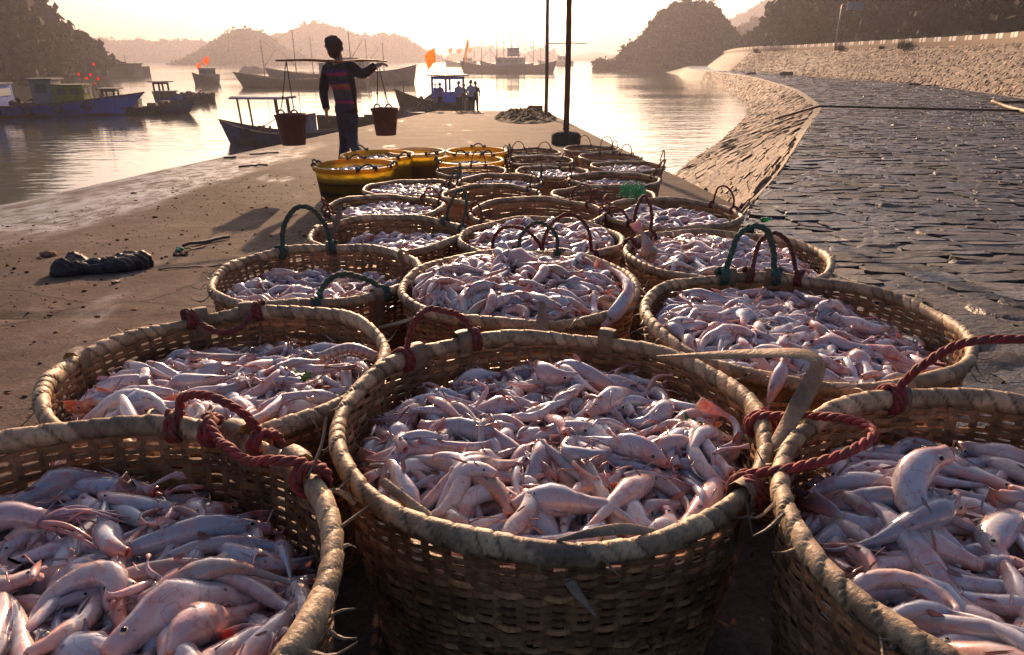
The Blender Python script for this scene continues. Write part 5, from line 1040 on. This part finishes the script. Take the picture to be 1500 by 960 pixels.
# sampan with a canopy beside the pier
b = Boat(425, 212, 6.0, 1.7, .54, 172, 'small navy sampan with a pale flat canopy, moored behind the left bucket', cat='boat', name='sampan', hullc=(.03, .04, .17), bow=1.0, stern=.45)
for x, y in ((2.0, -.5), (2.0, .5), (.1, -.6), (.1, .6)):
    mb = MB(); mb.tube([(x, y, b.dz(x)), (x + .08, y, 2.05)], .045 if x > 1 else .08, 7, col=(.10, .07, .06)); b.part('canopy_post', mb, m_bwood)
mb = MB(); mb.box((1.05, 0, 2.09), (2.5, 1.7, .08), (.36, .38, .45)); mb.box((1.05, 0, 2.14), (2.6, 1.2, .05), (.42, .44, .5)); b.part('canopy', mb); b.tyres([1.75], 1, .27); b.tyres([1.75], -1, .27)
for x in (1.05, .75): mb = MB(); mb.tube([(x, .3, b.dz(x)), (x, .3, b.dz(x) + .42)], .06, 7, col=(.08, .05, .04)); b.part('bollard', mb, m_bwood)
mb = MB(); mb.box((-1.0, 0, b.dz(-1) + .5), (.5, .8, .95), (.10, .12, .2)); b.part('engine_box', mb)
mb = MB(); mb.tube([(1.6, .2, b.dz(1.6)), (.6, -.3, 1.2)], .02, 5, col=(.35, .2, .08)); b.part('oar', mb, m_bwood)
# long low dark boat lying along the pier to the right of it
b = Boat(560, 184.5, 7.5, 1.5, .42, 10, 'low dark rowing boat lying close along the pier edge behind the porter', name='rowing_boat', hullc=(.05, .04, .035), bow=.5, stern=.5)
b.clutter(-2.5, 2.5, 3, 4, hmax=.2)
# blue wheelhouse boat with two flags
b = Boat(641, 168, 6.0, 2.3, .8, 222, 'fishing boat with a bright blue wheelhouse and two orange flags', hullc=(.06, .035, .025), band=(.07, .045, .035), bow=1.25, stern=.5)
c_ = b.cabin(-1.0, 1.7, 1.75, 1.95, (.008, .13, .75), (.12, .11, .12), 'wheelhouse', .25, open_=True)
mb = MB(); mb.box((-.12, -.2, b.dz(-1.0) + .65), (.06, .6, 1.0), (.03, .22, .75)); b.part('door', mb, None, c_)
b.flag(-.5, -.75, 1.85, (.85, .20, .01), .75, .95, z=b.dz(-1) + 1.95); b.flag(-1.6, .75, 2.6, (.6, .22, .04), .8, .7, -.3, limp=True, z=b.dz(-1) + 1.95)
b.mast(-.9, 2.7, .03); b.clutter(.3, 2.2, 4, 8, hmax=.3); b.tyres([1.9, 1.0, 0], 1, .27); b.tyres([1.9, 1.0, 0], -1, .27)
small_person(645, 148, 42.0, 1.5, (.20, .08, .36), (.03, .03, .04), 'person in a purple top standing on the bow of the blue wheelhouse boat', 0, 1, .2, SEA + .95)
b = Boat(617, 170, 4.2, 1.7, .75, 240, 'weathered brown boat with high bow posts, left of the blue wheelhouse boat', hullc=(.05, .032, .025), bow=1.3, stern=.9); b.clutter(-1.2, 1.2, 4, 18); b.mast(1.8, 1.3, .05); b.mast(-1.8, 1.2, .07); b.tyres([1.2, .3], 1, .25)
b = Boat(604, 173, 3.2, 1.1, .4, 205, 'small flat skiff squeezed between the brown wooden boat and the pier', name='skiff', hullc=(.035, .03, .045), bow=.8, stern=.4); b.clutter(-1.0, .8, 2, 28, hmax=.2)
# boats at the left
b = Boat(-22, 171, 18.0, 3.3, .66, 11, 'big bright blue boat with a yellow green cabin at the left edge', hullc=(.004, .12, .60), band=(.006, .16, .75), bow=1.25, stern=.5)
b.cabin(4.3, 1.3, 1.7, 1.75, (.20, .20, .24), (.10, .09, .10), 'wheelhouse', .2, 1); b.cabin(5.9, 1.9, 1.6, 1.2, (.23, .24, .02), (.15, .14, .02), 'cabin', .1, 2); b.cabin(.4, 2.4, 2.4, 1.6, (.005, .14, .65), (.03, .04, .10), 'deckhouse', .12, 1, glass=(.55, .6, .62)); b.clutter(1.9, 3.5, 6, 31, hmax=.7); b.tyres([-3, -1, 1.5, 3.4, 5.2, 6.9], -1, .27); b.mast(4.4, 2.9, .04)
RF = (.85, .02, .008)
for i, (x, h, l) in enumerate([(7.2, 1.9, -.22), (7.4, 1.6, -.15), (7.6, 1.8, -.12), (7.8, 1.5, -.03), (7.5, 2.5, .04)]): b.flag(x, .2 * (i - 2), h, RF, .2, .17, l)
b = Boat(206, 167, 6.6, 1.6, .45, 12, 'low teal and brown boat with an open wheelhouse, second from the left', hullc=(.025, .08, .14), band=(.12, .06, .04), bow=1.7, stern=1.0)
b.cabin(-1.75, .9, 1.1, 1.25, (.09, .075, .08), (.10, .08, .08), 'wheelhouse', .25, open_=True); b.cabin(-.55, 1.3, 1.1, .62, (.24, .22, .20), (.26, .23, .20), 'cabin', .04, 0); b.clutter(.4, 1.8, 3, 41, hmax=.2); b.tyres([-2.4, -.5, 1.4], -1, .2)
for i, x in enumerate((-3.0, -2.8, -2.6)): b.flag(x, .12 * i, 1.3 + .15 * i, (.8, .05, .02), .14, .13, -.25 + .12 * i)
b = Boat(246, 151.5, 3.6, 1.4, .5, 150, 'blue boat with a small canopy cabin moored behind the teal boat', hullc=(.02, .09, .30), bow=.9, stern=.6)
b.cabin(.6, .9, 1.0, 1.35, (.09, .08, .09), (.08, .07, .07), 'wheelhouse', .3, open_=True); b.cabin(-.4, .8, .9, .6, (.12, .06, .05), win=0); b.clutter(-1.4, -.5, 2, 51, hmax=.3)
b = Boat(277, 151, 3.2, 1.3, .42, 5, 'brown boat loaded with nets beside the blue canopy boat', hullc=(.06, .04, .035), bow=1.0, stern=.7); b.clutter(-1.2, 1.2, 5, 61, hmax=.7)
b = Boat(300, 148.5, 2.0, 1.1, .42, 170, 'stubby dark boat at the right end of the net loaded boat', hullc=(.05, .04, .04), bow=.9, stern=.8); b.clutter(-.6, .6, 2, 62, hmax=.5)
b = Boat(303, 123, 5.5, 2.2, .95, 255, 'distant boat seen end on with two orange flags', hullc=(.08, .08, .12), bow=.8); b.cabin(-.5, 1.8, 1.7, 1.5, (.18, .18, .22), (.18, .18, .2)); b.flag(-.3, .8, 3.3, (.9, .10, .01), 1.1, .9, 0); b.flag(-.3, -.8, 2.4, (.9, .10, .01), .8, .7, 0)
# moored fishing ships
b = Boat(447, 128.5, 17.5, 4.0, 1.0, 176, 'brown and green hulled wooden fishing ship with its sharp bow to the left', 'wooden fishing ships moored in the bay', 'fishing ship', 'fishing_ship', hullc=(.11, .075, .055), band=(.16, .10, .07), bow=.95, stern=.2)
b.mast(5.5, 5.0, .06, boom=-2); b.mast(1.0, 6.5, .07, boom=3); b.cabin(-5, 4.5, 3.2, 2.3, (.3, .3, .3), (.2, .15, .12)); b.mast(-5, 4.6, .06, boom=-2); b.clutter(-2, 5, 6, 81)
b = Boat(478, 122, 18.0, 4.2, 1.2, 174, 'blue trimmed wooden fishing ship lying just behind the brown one', 'wooden fishing ships moored in the bay', 'fishing ship', 'fishing_ship', hullc=(.06, .08, .16), band=(.08, .10, .22), bow=.9, stern=.3)
b.mast(2, 6.0, .06, boom=3); b.cabin(-5, 4, 3.0, 1.8, (.34, .34, .36), (.2, .16, .14), z0=1.6); b.mast(-7, 5.5, .06, boom=-2); b.clutter(0, 6, 5, 82)
b = Boat(545, 123.5, 13.0, 4.4, 1.8, 6, 'lilac grey hulled fishing ship whose bow points right behind the porter', 'wooden fishing ships moored in the bay', 'fishing ship', 'fishing_ship', hullc=(.16, .10, .12), band=(.2, .12, .14), bow=.55, stern=.3)
b.cabin(-3.5, 3, 3, 2.2, (.3, .27, .25), (.2, .15, .12)); b.mast(-3, 6.5, .09, boom=2); b.mast(2, 4.5, .08)
for i, (px, py, L, hd, hc, lab) in enumerate([(722, 107.5, 16, 172, (.10, .09, .10), 'grey fishing ship at the left end of the far fleet, bow to the left'), (765, 107.3, 17, 8, (.05, .06, .12), 'dark blue fishing ship at the right end of the far fleet, bow to the right'), (744, 105.5, 15, 176, (.14, .14, .17), 'pale fishing ship crowded with masts in the middle of the far fleet'), (676, 98, 14, 175, (.2, .2, .25), 'faint ship with small orange flags behind the left end of the fleet')]):
    b = Boat(px, py, L, 4, 1.7, hd, lab, 'ships of the far fleet', 'fishing ship', 'fishing_ship', hullc=hc, band=hc, bow=.8, stern=.4); b.cabin(-3, 4, 2.8, 2.4, (.5, .48, .46), (.3, .26, .22))
    if i < 3: b.mast(-1, 8 + i, .11, boom=3); b.mast(3, 7, .10, boom=-3); b.mast(-5, 7.5, .10); b.mast(5, 5, .08); b.clutter(-1, 5, 6, 90 + i)
    if i == 3: [b.flag(x, 0, 6.5, (.8, .15, .05), 2.2, 1.6) for x in (-5, 0, 4)]
    if i == 1: b.cabin(-2.5, 3, 2.4, 2.0, (.5, .48, .46), (.25, .2, .18), z0=4.2)
b = Boat(815, 96.5, 18, 4.5, 1.6, 178, 'very faint far ship between the two poles', 'ships of the far fleet', 'fishing ship', 'fishing_ship', hullc=(.2, .17, .17), bow=.7); b.cabin(-3, 5, 3, 3.4, (.4, .36, .35)); b.mast(3, 6, .1)

# ------------------------------------------------------------------ pier furniture and litter
m_conc = vmat('rough_concrete', .95, 9, .45, .7, .02, .1)
def pole(px, py, dist, w, hblk, hp, r, label, col, lean=0, extra=False):
    p = spot(px, py, dist); p[2] = float(gz(dist)) - .02; root = tag(empty('pole', p), label, 'pole')
    mb = MB(); prof = [(.5, 0), (.5, .72), (.46, .84), (.36, .96), (.2, 1.0), (.001, 1.0)]; n = 4
    for k, (a, z) in enumerate(prof): pass
    th = np.linspace(0, 2 * math.pi, 32, endpoint=False); sq = 1 / (np.abs(np.cos(th)) ** 6 + np.abs(np.sin(th)) ** 6) ** (1 / 6)
    G = np.array([np.stack([a * w * sq * np.cos(th), a * w * sq * np.sin(th), 0 * th + z * hblk], -1) for a, z in prof]); G += .025 * w * (fbm(G[..., 0] * 9 / w + 5, G[..., 2] * 9 / w + G[..., 1] * 7 / w, 3) - .5)[..., None]
    mb.add(G.reshape(-1, 3), [gridf(len(prof), 32, True)], (.075, .055, .05)); mb.build('concrete_block', m_conc, root)
    mb = MB(); z = np.linspace(hblk * .9, hp, 40); mb.tube(np.stack([lean * z + .01 * np.sin(z * 1.1), 0 * z, z], -1), r * (1 - .25 * z / hp) * (1 + .05 * np.sin(z * 17)), 12, col=np.array([A(*col) * (.8 + .4 * hash2(i, 1)) for i in range(40)])); mb.build('shaft', m_bwood, root)
    mb = MB(); a = np.linspace(0, 2 * math.pi, 17); [mb.tube(np.stack([r * 1.1 * np.cos(a) + lean * zz, r * 1.1 * np.sin(a), 0 * a + zz], -1), r * .22, 6, col=(.05, .04, .035), cap=False) for zz in (hblk + .05, hblk + .14)]; mb.build('collar', m_metal, root); return root
pole(828.5, 213, 14.4, .58, .28, 5.2, .060, 'thick red brown pole standing in a rounded concrete block on the pier edge', (.13, .035, .025), -.004)
pp = pole(799.5, 176, 29.5, .44, .30, 8.5, .075, 'thinner dark wooden pole in a small concrete block, behind the red brown one', (.10, .055, .035), 0)
mb = MB(); mb.tube([(0, 0, 2.9), (1.0, .1, 2.93), (1.6, .2, 2.9)], .018, 5, col=(.06, .04, .03)); mb.tube([(0, 0, 6.2), (-.5, 0, 6.35), (-.45, 0, 6.55)], .03, 5, col=(.1, .06, .04)); mb.build('bracket', m_metal, pp)
p = spot(787, 168, 33); p[2] = float(gz(33)); mb = MB(); mb.box((0, 0, .22), (.55, .45, .5), (.09, .075, .07), taper=.85); mb.ball((-.28, .1, .25), .24, 10, 7, (.08, .07, .06)); tag(mb.build('mooring_block', m_conc, None, p), 'small dark concrete mooring block left of the thinner pole', 'mooring block')
# net and rubble heap at the pier's end
r_ = np.random.default_rng(5); mb = MB(); cx, cy = .55, 31.
def heapz(X, Y): return np.clip(1 - ((X - cx) / 1.35) ** 2 - ((Y - cy) / 6.8) ** 2, 0, 1) ** .5
gxx, gyy = np.meshgrid(np.linspace(-1.35, 1.35, 90), np.linspace(-6.8, 6.8, 160)); X, Y = gxx + cx, gyy + cy; hz_ = heapz(X, Y); Zh = gz(Y) - .05 + hz_ * .12 + hz_ * .5 * fbm(X * 5, Y * 3.5, 5, 8) ** 1.5
C = A(.010, .013, .008) + (fbm(X * 6, Y * 4, 3, 2) > .56)[..., None] * A(.06, .03, .015) + (fbm(X * 9, Y * 7, 2, 22) > .76)[..., None] * A(.2, .19, .15); mb.grid(np.stack([X, Y, Zh], -1), C, flip=False)
tag(mb.build('net_heap', m_conc), 'low sprawling heap of dark green nets and shells around the thinner pole', 'net heap')
def on_pier(px, py):
    y = 5.
    for _ in range(60):
        p = spot_z(px, py, float(gz(y))); y = .5 * y + .5 * p[1]
    return spot_z(px, py, float(gz(y)))
# crumpled black rag
mb = MB(); c0 = on_pier(152, 400); c1 = on_pier(85, 402); c2 = on_pier(218, 392)
for i in range(60):
    q = i / 59; p = c1 * (1 - q) + c2 * q - c0; rr = .030 + .020 * abs(math.sin(q * 5.2 + .8)); rr *= min(1, q * 8 + .25, (1 - q) * 8 + .3); mb.ball(p + r_.normal(size=3) * A(.012, .03, .0) + A(0, 0, rr * .6 + .008 * r_.normal()), rr, 8, 6, sc=(1.3, 1.1, .85 + .4 * r_.uniform()))
me = fuse(mb, .006, 1); n = len(me.vertices); co = np.empty(n * 3, 'f'); me.vertices.foreach_get('co', co); co = co.reshape(-1, 3); co += (.022 * (fbm(co[:, 0] * 30 + co[:, 2] * 40, co[:, 1] * 45, 4) - .5))[:, None] * A(.6, .6, 1.4); me.vertices.foreach_set('co', co.ravel()); me.materials.clear(); me.materials.append(m_hair)
if 'col' in me.color_attributes: me.color_attributes.remove(me.color_attributes['col'])
me.color_attributes.new('col', 'FLOAT_COLOR', 'POINT').data.foreach_set('color', np.tile([.018, .015, .016, 1], (n, 1)).astype('f').ravel())
o = bpy.data.objects.new('rag', me); COL.objects.link(o); o.location = c0; tag(o, 'crumpled black rag lying on the bare concrete at the left', 'rag')
def plank(pxa, pya, pxb, pyb, w, h, col, name, label, cat):
    a, b_ = on_pier(pxa, pya), on_pier(pxb, pyb); c = (a + b_) / 2; mb = MB(); P_ = np.linspace(a, b_, 8) - c + A(0, 0, h * .6); P_[:, 2] += .004 * r_.normal(size=8); mb.tube(P_, w / 2 * np.r_[.6, .9, 1, 1, .95, 1, .9, .5], 6, h / 2, A(0, 0, 1), col=col, smooth=False); return tag(mb.build(name, m_wood, None, c), label, cat)
plank(268, 362, 336, 350, .035, .022, (.05, .025, .015), 'wood_stick', 'dark broken wooden slat lying on the concrete right of the black rag', 'stick')
plank(272, 367, 300, 362, .022, .010, (.3, .15, .06), 'wood_stick', 'short light brown stick half under the dark slat', 'stick')
mb = MB(); c = on_pier(262, 368); [mb.ball(r_.normal(size=3) * A(.012, .012, .003) + A(0, 0, .008), .011, 7, 5, (.02, .35, .22)) for _ in range(9)]; tag(mb.build('twine_scrap', m_rope, None, c), 'scrap of bright green twine at the end of the dark slat', 'twine')
mb = MB(); c = on_pier(268, 374); [mb.ball(r_.normal(size=3) * A(.03, .02, .002) + A(0, 0, .005), .012, 7, 5, (.05, .035, .03), sc=(1, 1, .5)) for _ in range(12)]; tag(mb.build('mud_clump', m_conc, None, c), 'small dark clump of mud beneath the dark slat', 'mud clump')
plank(165, 417, 175, 412, .02, .014, (.16, .09, .05), 'wood_chip', 'small brown wood chip just in front of the black rag', 'wood chip')
plank(232, 396, 330, 390, .010, .008, (.03, .022, .02), 'twig', 'thin dark twig lying in the joint right of the rag', 'twig')
plank(350, 246, 392, 243, .03, .03, (.09, .065, .05), 'driftwood', 'driftwood stick on the pale wet strip left of the porter', 'driftwood')
plank(328, 234, 346, 233, .05, .04, (.03, .026, .025), 'rubber_scrap', 'black rubber scrap at the left pier edge', 'scrap')
plank(366, 228, 408, 225, .035, .03, (.06, .055, .045), 'driftwood', 'dark stick with green weed at the pier edge by the left bucket', 'driftwood')
# scattered grit and shell crumbs on the pier: nobody could count them
mb = MB(); rr_ = np.random.default_rng(12)
for i in range(3200):
    y = 1.2 + 7.5 * rr_.uniform() ** 1.3; x = rr_.uniform(-4.0, -.6) if rr_.uniform() < .85 else rr_.uniform(-.9, 1.0)
    s_ = rr_.lognormal(-5.7, .6); c = A(.09, .055, .035) * rr_.uniform(.3, 3.2) if rr_.uniform() < .8 else A(.35, .16, .05); mb.ball((x, y, float(gz(y)) + s_ * .3), s_, 5, 4, c, sc=(rr_.uniform(.7, 2), rr_.uniform(.7, 1.6), .6))
tag(mb.build('grit', m_conc), 'grit, crumbs and dried scraps scattered over the concrete pier', 'grit', kind='stuff')
# under the baskets: flattened wet straw
# pipe across the shore, its wet outfall strip and the bamboo stick
def shore(px, py, up=.05): p = berm_at(px, py); p[2] += up; return p
pp_ = [shore(1510, 166.5), shore(1400, 164), shore(1300, 161.5), shore(1240, 160), shore(1199, 160, .07)]
mb = MB(); c = pp_[2]; P_ = smoothpath(pp_, 40); P_ = P_ + A(0, 0, .04); q1 = P_[-1] + A(-1.5, .7, -.56); P_ = np.vstack([P_, smoothpath([P_[-1], q1], 8)[1:]]); mb.tube(P_ - c, .045, 8, col=(.015, .014, .014)); tag(mb.build('pipe', m_tyre, None, c), 'black rubber pipe crossing the wet stones and dropping over the slope', 'pipe')
k = int(np.argmin(np.linalg.norm(Tt[:, :2] - P_[-9, :2] * 1, axis=1))); 
G = []; 
for q in np.linspace(.26, 1.0, 30):
    cc = Tt[k] * (1 - q) + Wt[k] * q + A(0, 0, .13); al = A(dT[k, 0], dT[k, 1], 0); G.append([cc + al * s_ * (.16 + .10 * vnoise(q * 9, s_ * 3.)) for s_ in (-1, -.4, .4, 1)])
G = np.array(G); t = NT('wet_film'); nz = t.noise(8, 4, .6); t.col(t.ramp(nz, [(.3, (.30, .27, .24)), (.7, (.55, .52, .49))])).set(Roughness=.2, Normal=t.bump(nz, .3, .01)); mb = MB(); mb.grid(G, flip=False)
struct(mb.build('water_trickle', t.m))
def bamboo(pts, r, label, name='bamboo_pole', group=None):
    c = A(*pts[0]); mb = MB(); P_ = smoothpath(pts, 24) - c; mb.tube(P_, r * (1 + .18 * (np.arange(24) % 6 == 0)), 8, col=(.28, .16, .06)); tag(mb.build(name, m_wood, None, c), label, 'bamboo pole', group)
bamboo([shore(1452, 157.5, .25), shore(1478, 162, .12), shore(1515, 171, .1)], .07, 'tan bamboo pole lying over the black pipe at the right edge')
mb = MB(); c = shore(1455, 157, .2); mb.tube([A(0, 0, 0), shore(1515, 157, .2) - c], .06, 8, col=(.02, .018, .016)); tag(mb.build('pipe', m_tyre, None, c), 'second short black pipe end above the bamboo pole at the right edge', 'pipe')
# green plastic bottle on the stones
c = shore(1120, 330, .02); root = tag(empty('bottle', c, math.radians(25)), 'bright green plastic bottle lying on the dark stones behind the baskets', 'bottle')
t = NT('green_plastic'); t.col((.03, .45, .08)).set(Roughness=.15); t.b.inputs['Transmission Weight'].default_value = .35; mb = MB(); x = A(0, .006, .04, .055, .075, .095, .105, .12); mb.tube(np.stack([x - .05, 0 * x, 0 * x + .03], -1), A(.018, .025, .027, .024, .027, .022, .010, .010), 14, col=(.03, .4, .08)); mb.build('shell', t.m, root)
mb = MB(); mb.tube([(.07, 0, .03), (.086, 0, .03)], .0125, 10, col=(.7, .75, .7)); mb.build('cap', m_plastic, root); root.scale = (.75, .75, .75)
c = shore(1200, 316, .03); mb = MB(); mb.tube([(-.15, .1, 0), (.0, .0, .02), (.16, -.12, .0)], .006, 6, col=(.3, .25, .2)); tag(mb.build('reed', m_wood, None, c), 'thin pale reed lying on the dark stones right of the green bottle', 'reed')
# scattered small stones at the foot of the sea wall
for i, (px, py, s_, lab) in enumerate([(1102, 109, .5, 'small dark stone on the shore farthest along the wall foot'), (1155, 111, .9, 'dark boulder pile at the foot of the sea wall'), (1344, 125.5, .35, 'loose rock under the middle of the sea wall'), (1362, 126.5, .25, 'smaller rock beside the one under the middle of the wall')]):
    c = shore(px, py, 0); mb = MB(); q = np.random.default_rng(i); [mb.ball(q.normal(size=3) * A(.5, .3, .05) * s_ + A(0, 0, s_ * .2), s_ * .45, 7, 5, (.05, .04, .035), sc=(1.2, 1, .7)) for _ in range(5)]; me = fuse(mb, s_ * .08, 0); me.materials.clear(); me.materials.append(m_conc)
    if 'col' in me.color_attributes: me.color_attributes.remove(me.color_attributes['col'])
    me.color_attributes.new('col', 'FLOAT_COLOR', 'POINT').data.foreach_set('color', np.tile([.05, .04, .035, 1], (len(me.vertices), 1)).astype('f').ravel()); o = bpy.data.objects.new('rock', me); COL.objects.link(o); o.location = c; tag(o, lab, 'rock')
# road sign
k = int(np.argmin(np.abs(750 + F * Ut[:, 0] / (Ut[:, 1] * CP - Ut[:, 2] * SP) - 1225))); c = Ut[k] + A(-.25, 0, -.2); top = spot(1239.5, 6, c[1]) - c; root = tag(empty('road_sign', c), 'tall grey cantilever road sign with a small slatted board, standing by the parapet', 'road sign')
m_gal = vmat('galvanised_steel', .45, 6, .25, .1, metal=.3); mb = MB(); mb.tube([A(0, 0, 0), A(0, 0, top[2] * .97), A(.15, 0, top[2])], [.13, .10, .09], 10, col=(.42, .38, .36)); mb.build('post', m_gal, root)
mb = MB(); sw = (spot(1266, 6, c[1]) - c)[0] - 0; [mb.tube([A(0, 0, top[2] * q), A(sw, 0, top[2] * q)], .05, 6, col=(.42, .38, .36)) for q in (.93, .99)]; mb.build('arm', m_gal, root)
mb = MB(); hgt = (spot(1239, 2, c[1]) - spot(1239, 14, c[1]))[2]; mb.box((sw * .62, -.02, top[2] * .955), (sw * .75, .06, hgt), (.30, .26, .27)); [mb.box((sw * .62, -.07, top[2] * .955 - hgt / 2 + hgt * (i + .5) / 5), (sw * .75, .05, hgt * .08), (.45, .40, .40)) for i in range(5)]; mb.build('board', m_gal, root)
# left shore: jetty wall and block under the hill
mb = MB(); a, b_ = spot(-60, 131, 112), spot(215, 119.5, 168); d = (b_ - a); L = np.linalg.norm(d[:2]); ang = math.atan2(d[1], d[0]); R_ = np.array([[math.cos(ang), -math.sin(ang), 0], [math.sin(ang), math.cos(ang), 0], [0, 0, 1]])
c = (a + b_) / 2; c[2] = SEA; mb.box((0, 0, .4), (L, 2.5, 3.2), (.20, .15, .12), R=R_); tag(mb.build('quay_wall', m_conc, None, c), 'long low pale quay wall along the foot of the left hill', 'quay wall')
c = spot(189, 118, 160); c[2] = SEA; root = tag(empty('quay_house', c), 'small square quay building at the end of the low wall under the left hill', 'building'); mb = MB(); mb.box((0, 0, .8), (5.0, 3.5, 3.4), (.24, .19, .16)); mb.build('wall', m_conc, root); mb = MB(); mb.box((.2, 0, 2.6), (5.3, 3.8, .2), (.15, .12, .1)); mb.tube([(0, 0, 2.6), (0, 0, 4.4)], .06, 5, col=(.1, .08, .07)); mb.build('roof', m_conc, root)
# netting, leaves, shrimp and a squid on the fish
kx = BASK['K']; c = spot(926, 290, 3.2); mb = MB(); q = np.random.default_rng(3)
for i in range(26):
    a0 = q.uniform(0, 6.28); P_ = [A(.055 * math.cos(a0 + s_) * q.uniform(.5, 1.3), .05 * math.sin(a0 + s_) * q.uniform(.5, 1.3), .045 * abs(math.sin(s_ * 1.3 + i)) * q.uniform(.5, 1.8)) for s_ in np.linspace(0, 4, 6)]; mb.tube(smoothpath(P_, 24), .0016, 4, col=(.02, .42, .2))
tag(mb.build('netting', m_rope, None, c), 'bundle of bright green netting lying on the fish of the far right basket', 'netting')
m_weed = vmat('seaweed', .4, 40, .5, .3, .002)
for i, (px, py, d_, lab) in enumerate([(665, 745, .735, 'dark green seaweed scrap at the lower left of the front middle basket'), (925, 733, .735, 'yellow green seaweed scrap on a pink fish in the front middle basket'), (1018, 622, .88, 'green seaweed scrap by the curled fish in the front middle basket'), (447, 552, .98, 'green leaf on the fish of the second left basket')]):
    c = spot(px, py, d_); mb = MB(); q = np.random.default_rng(i + 40)
    for _ in range(9):
        a0 = q.uniform(0, 6.28); L = q.uniform(.012, .024); d = A(math.cos(a0), math.sin(a0), q.uniform(-.1, .5)); s_ = A(-d[1], d[0], .3) * L * .35; G = np.array([[d * L * u + s_ * w * math.sin(math.pi * min(u + .12, 1)) + A(0, 0, .004 * math.sin(u * 9)) for w in (-1, 0, 1)] for u in np.linspace(0, 1, 7)]); mb.grid(G, (.10, .22, .03) if i != 1 else (.26, .30, .03))
    tag(mb.build('seaweed', m_weed, None, c), lab, 'seaweed')
c = spot(512, 521, 1.10); mb = MB(); n = 40; u = np.linspace(0, 1, n); P_ = smoothpath([(-.05, -.01, 0), (0, .004, .012), (.05, -.008, .0)], n); mb.tube(P_, (.0125 + .0012 * np.sign(np.sin(u * 60))) * np.clip(np.sin(np.clip(u, .06, .97) * math.pi) ** .35, .2, 1), 12, .010, A(0, 0, 1), col=np.where((np.sin(u * 60) > -.3)[:, None], A(.42, .27, .15), A(.22, .10, .05)))
for k in range(9): [mb.tube([P_[6 + k * 3], P_[6 + k * 3] + A(.003, s_ * .016, -.004), P_[6 + k * 3] + A(.002, s_ * .02, -.014)], [.0014, .001, .0006], 4, col=(.35, .18, .1)) for s_ in (-1, 1)]
tag(mb.build('mantis_shrimp', m_fish, None, c), 'tan ridged mantis shrimp on the fish at the right of the second left basket', 'shrimp')
c = spot(70, 785, .62); mb = MB(); q = np.random.default_rng(9); mb.tube(smoothpath([(-.07, 0, 0), (-.04, .005, .012), (0, 0, .01)], 10), np.array([.3, .8, 1, 1.05, 1, .95, .9, .8, .75, .7]) * .016, 12, col=(.48, .30, .30))
for k in range(10):
    a0 = (k / 9 - .5) * 1.1; L = q.uniform(.05, .085); P_ = smoothpath([(-.002, math.sin(a0) * .01, .008), (L * .5, math.sin(a0) * .5 * L + q.normal() * .004, .014 + q.normal() * .004), (L, math.sin(a0) * L * .9, q.normal() * .005)], 10); mb.tube(P_, np.linspace(.0042, .0009, 10), 6, col=(.42, .16, .16))
tag(mb.build('squid', m_fish, None, c + A(0, 0, .012)), 'small pinkish squid with spread tentacles on the fish in the bottom left basket', 'squid')
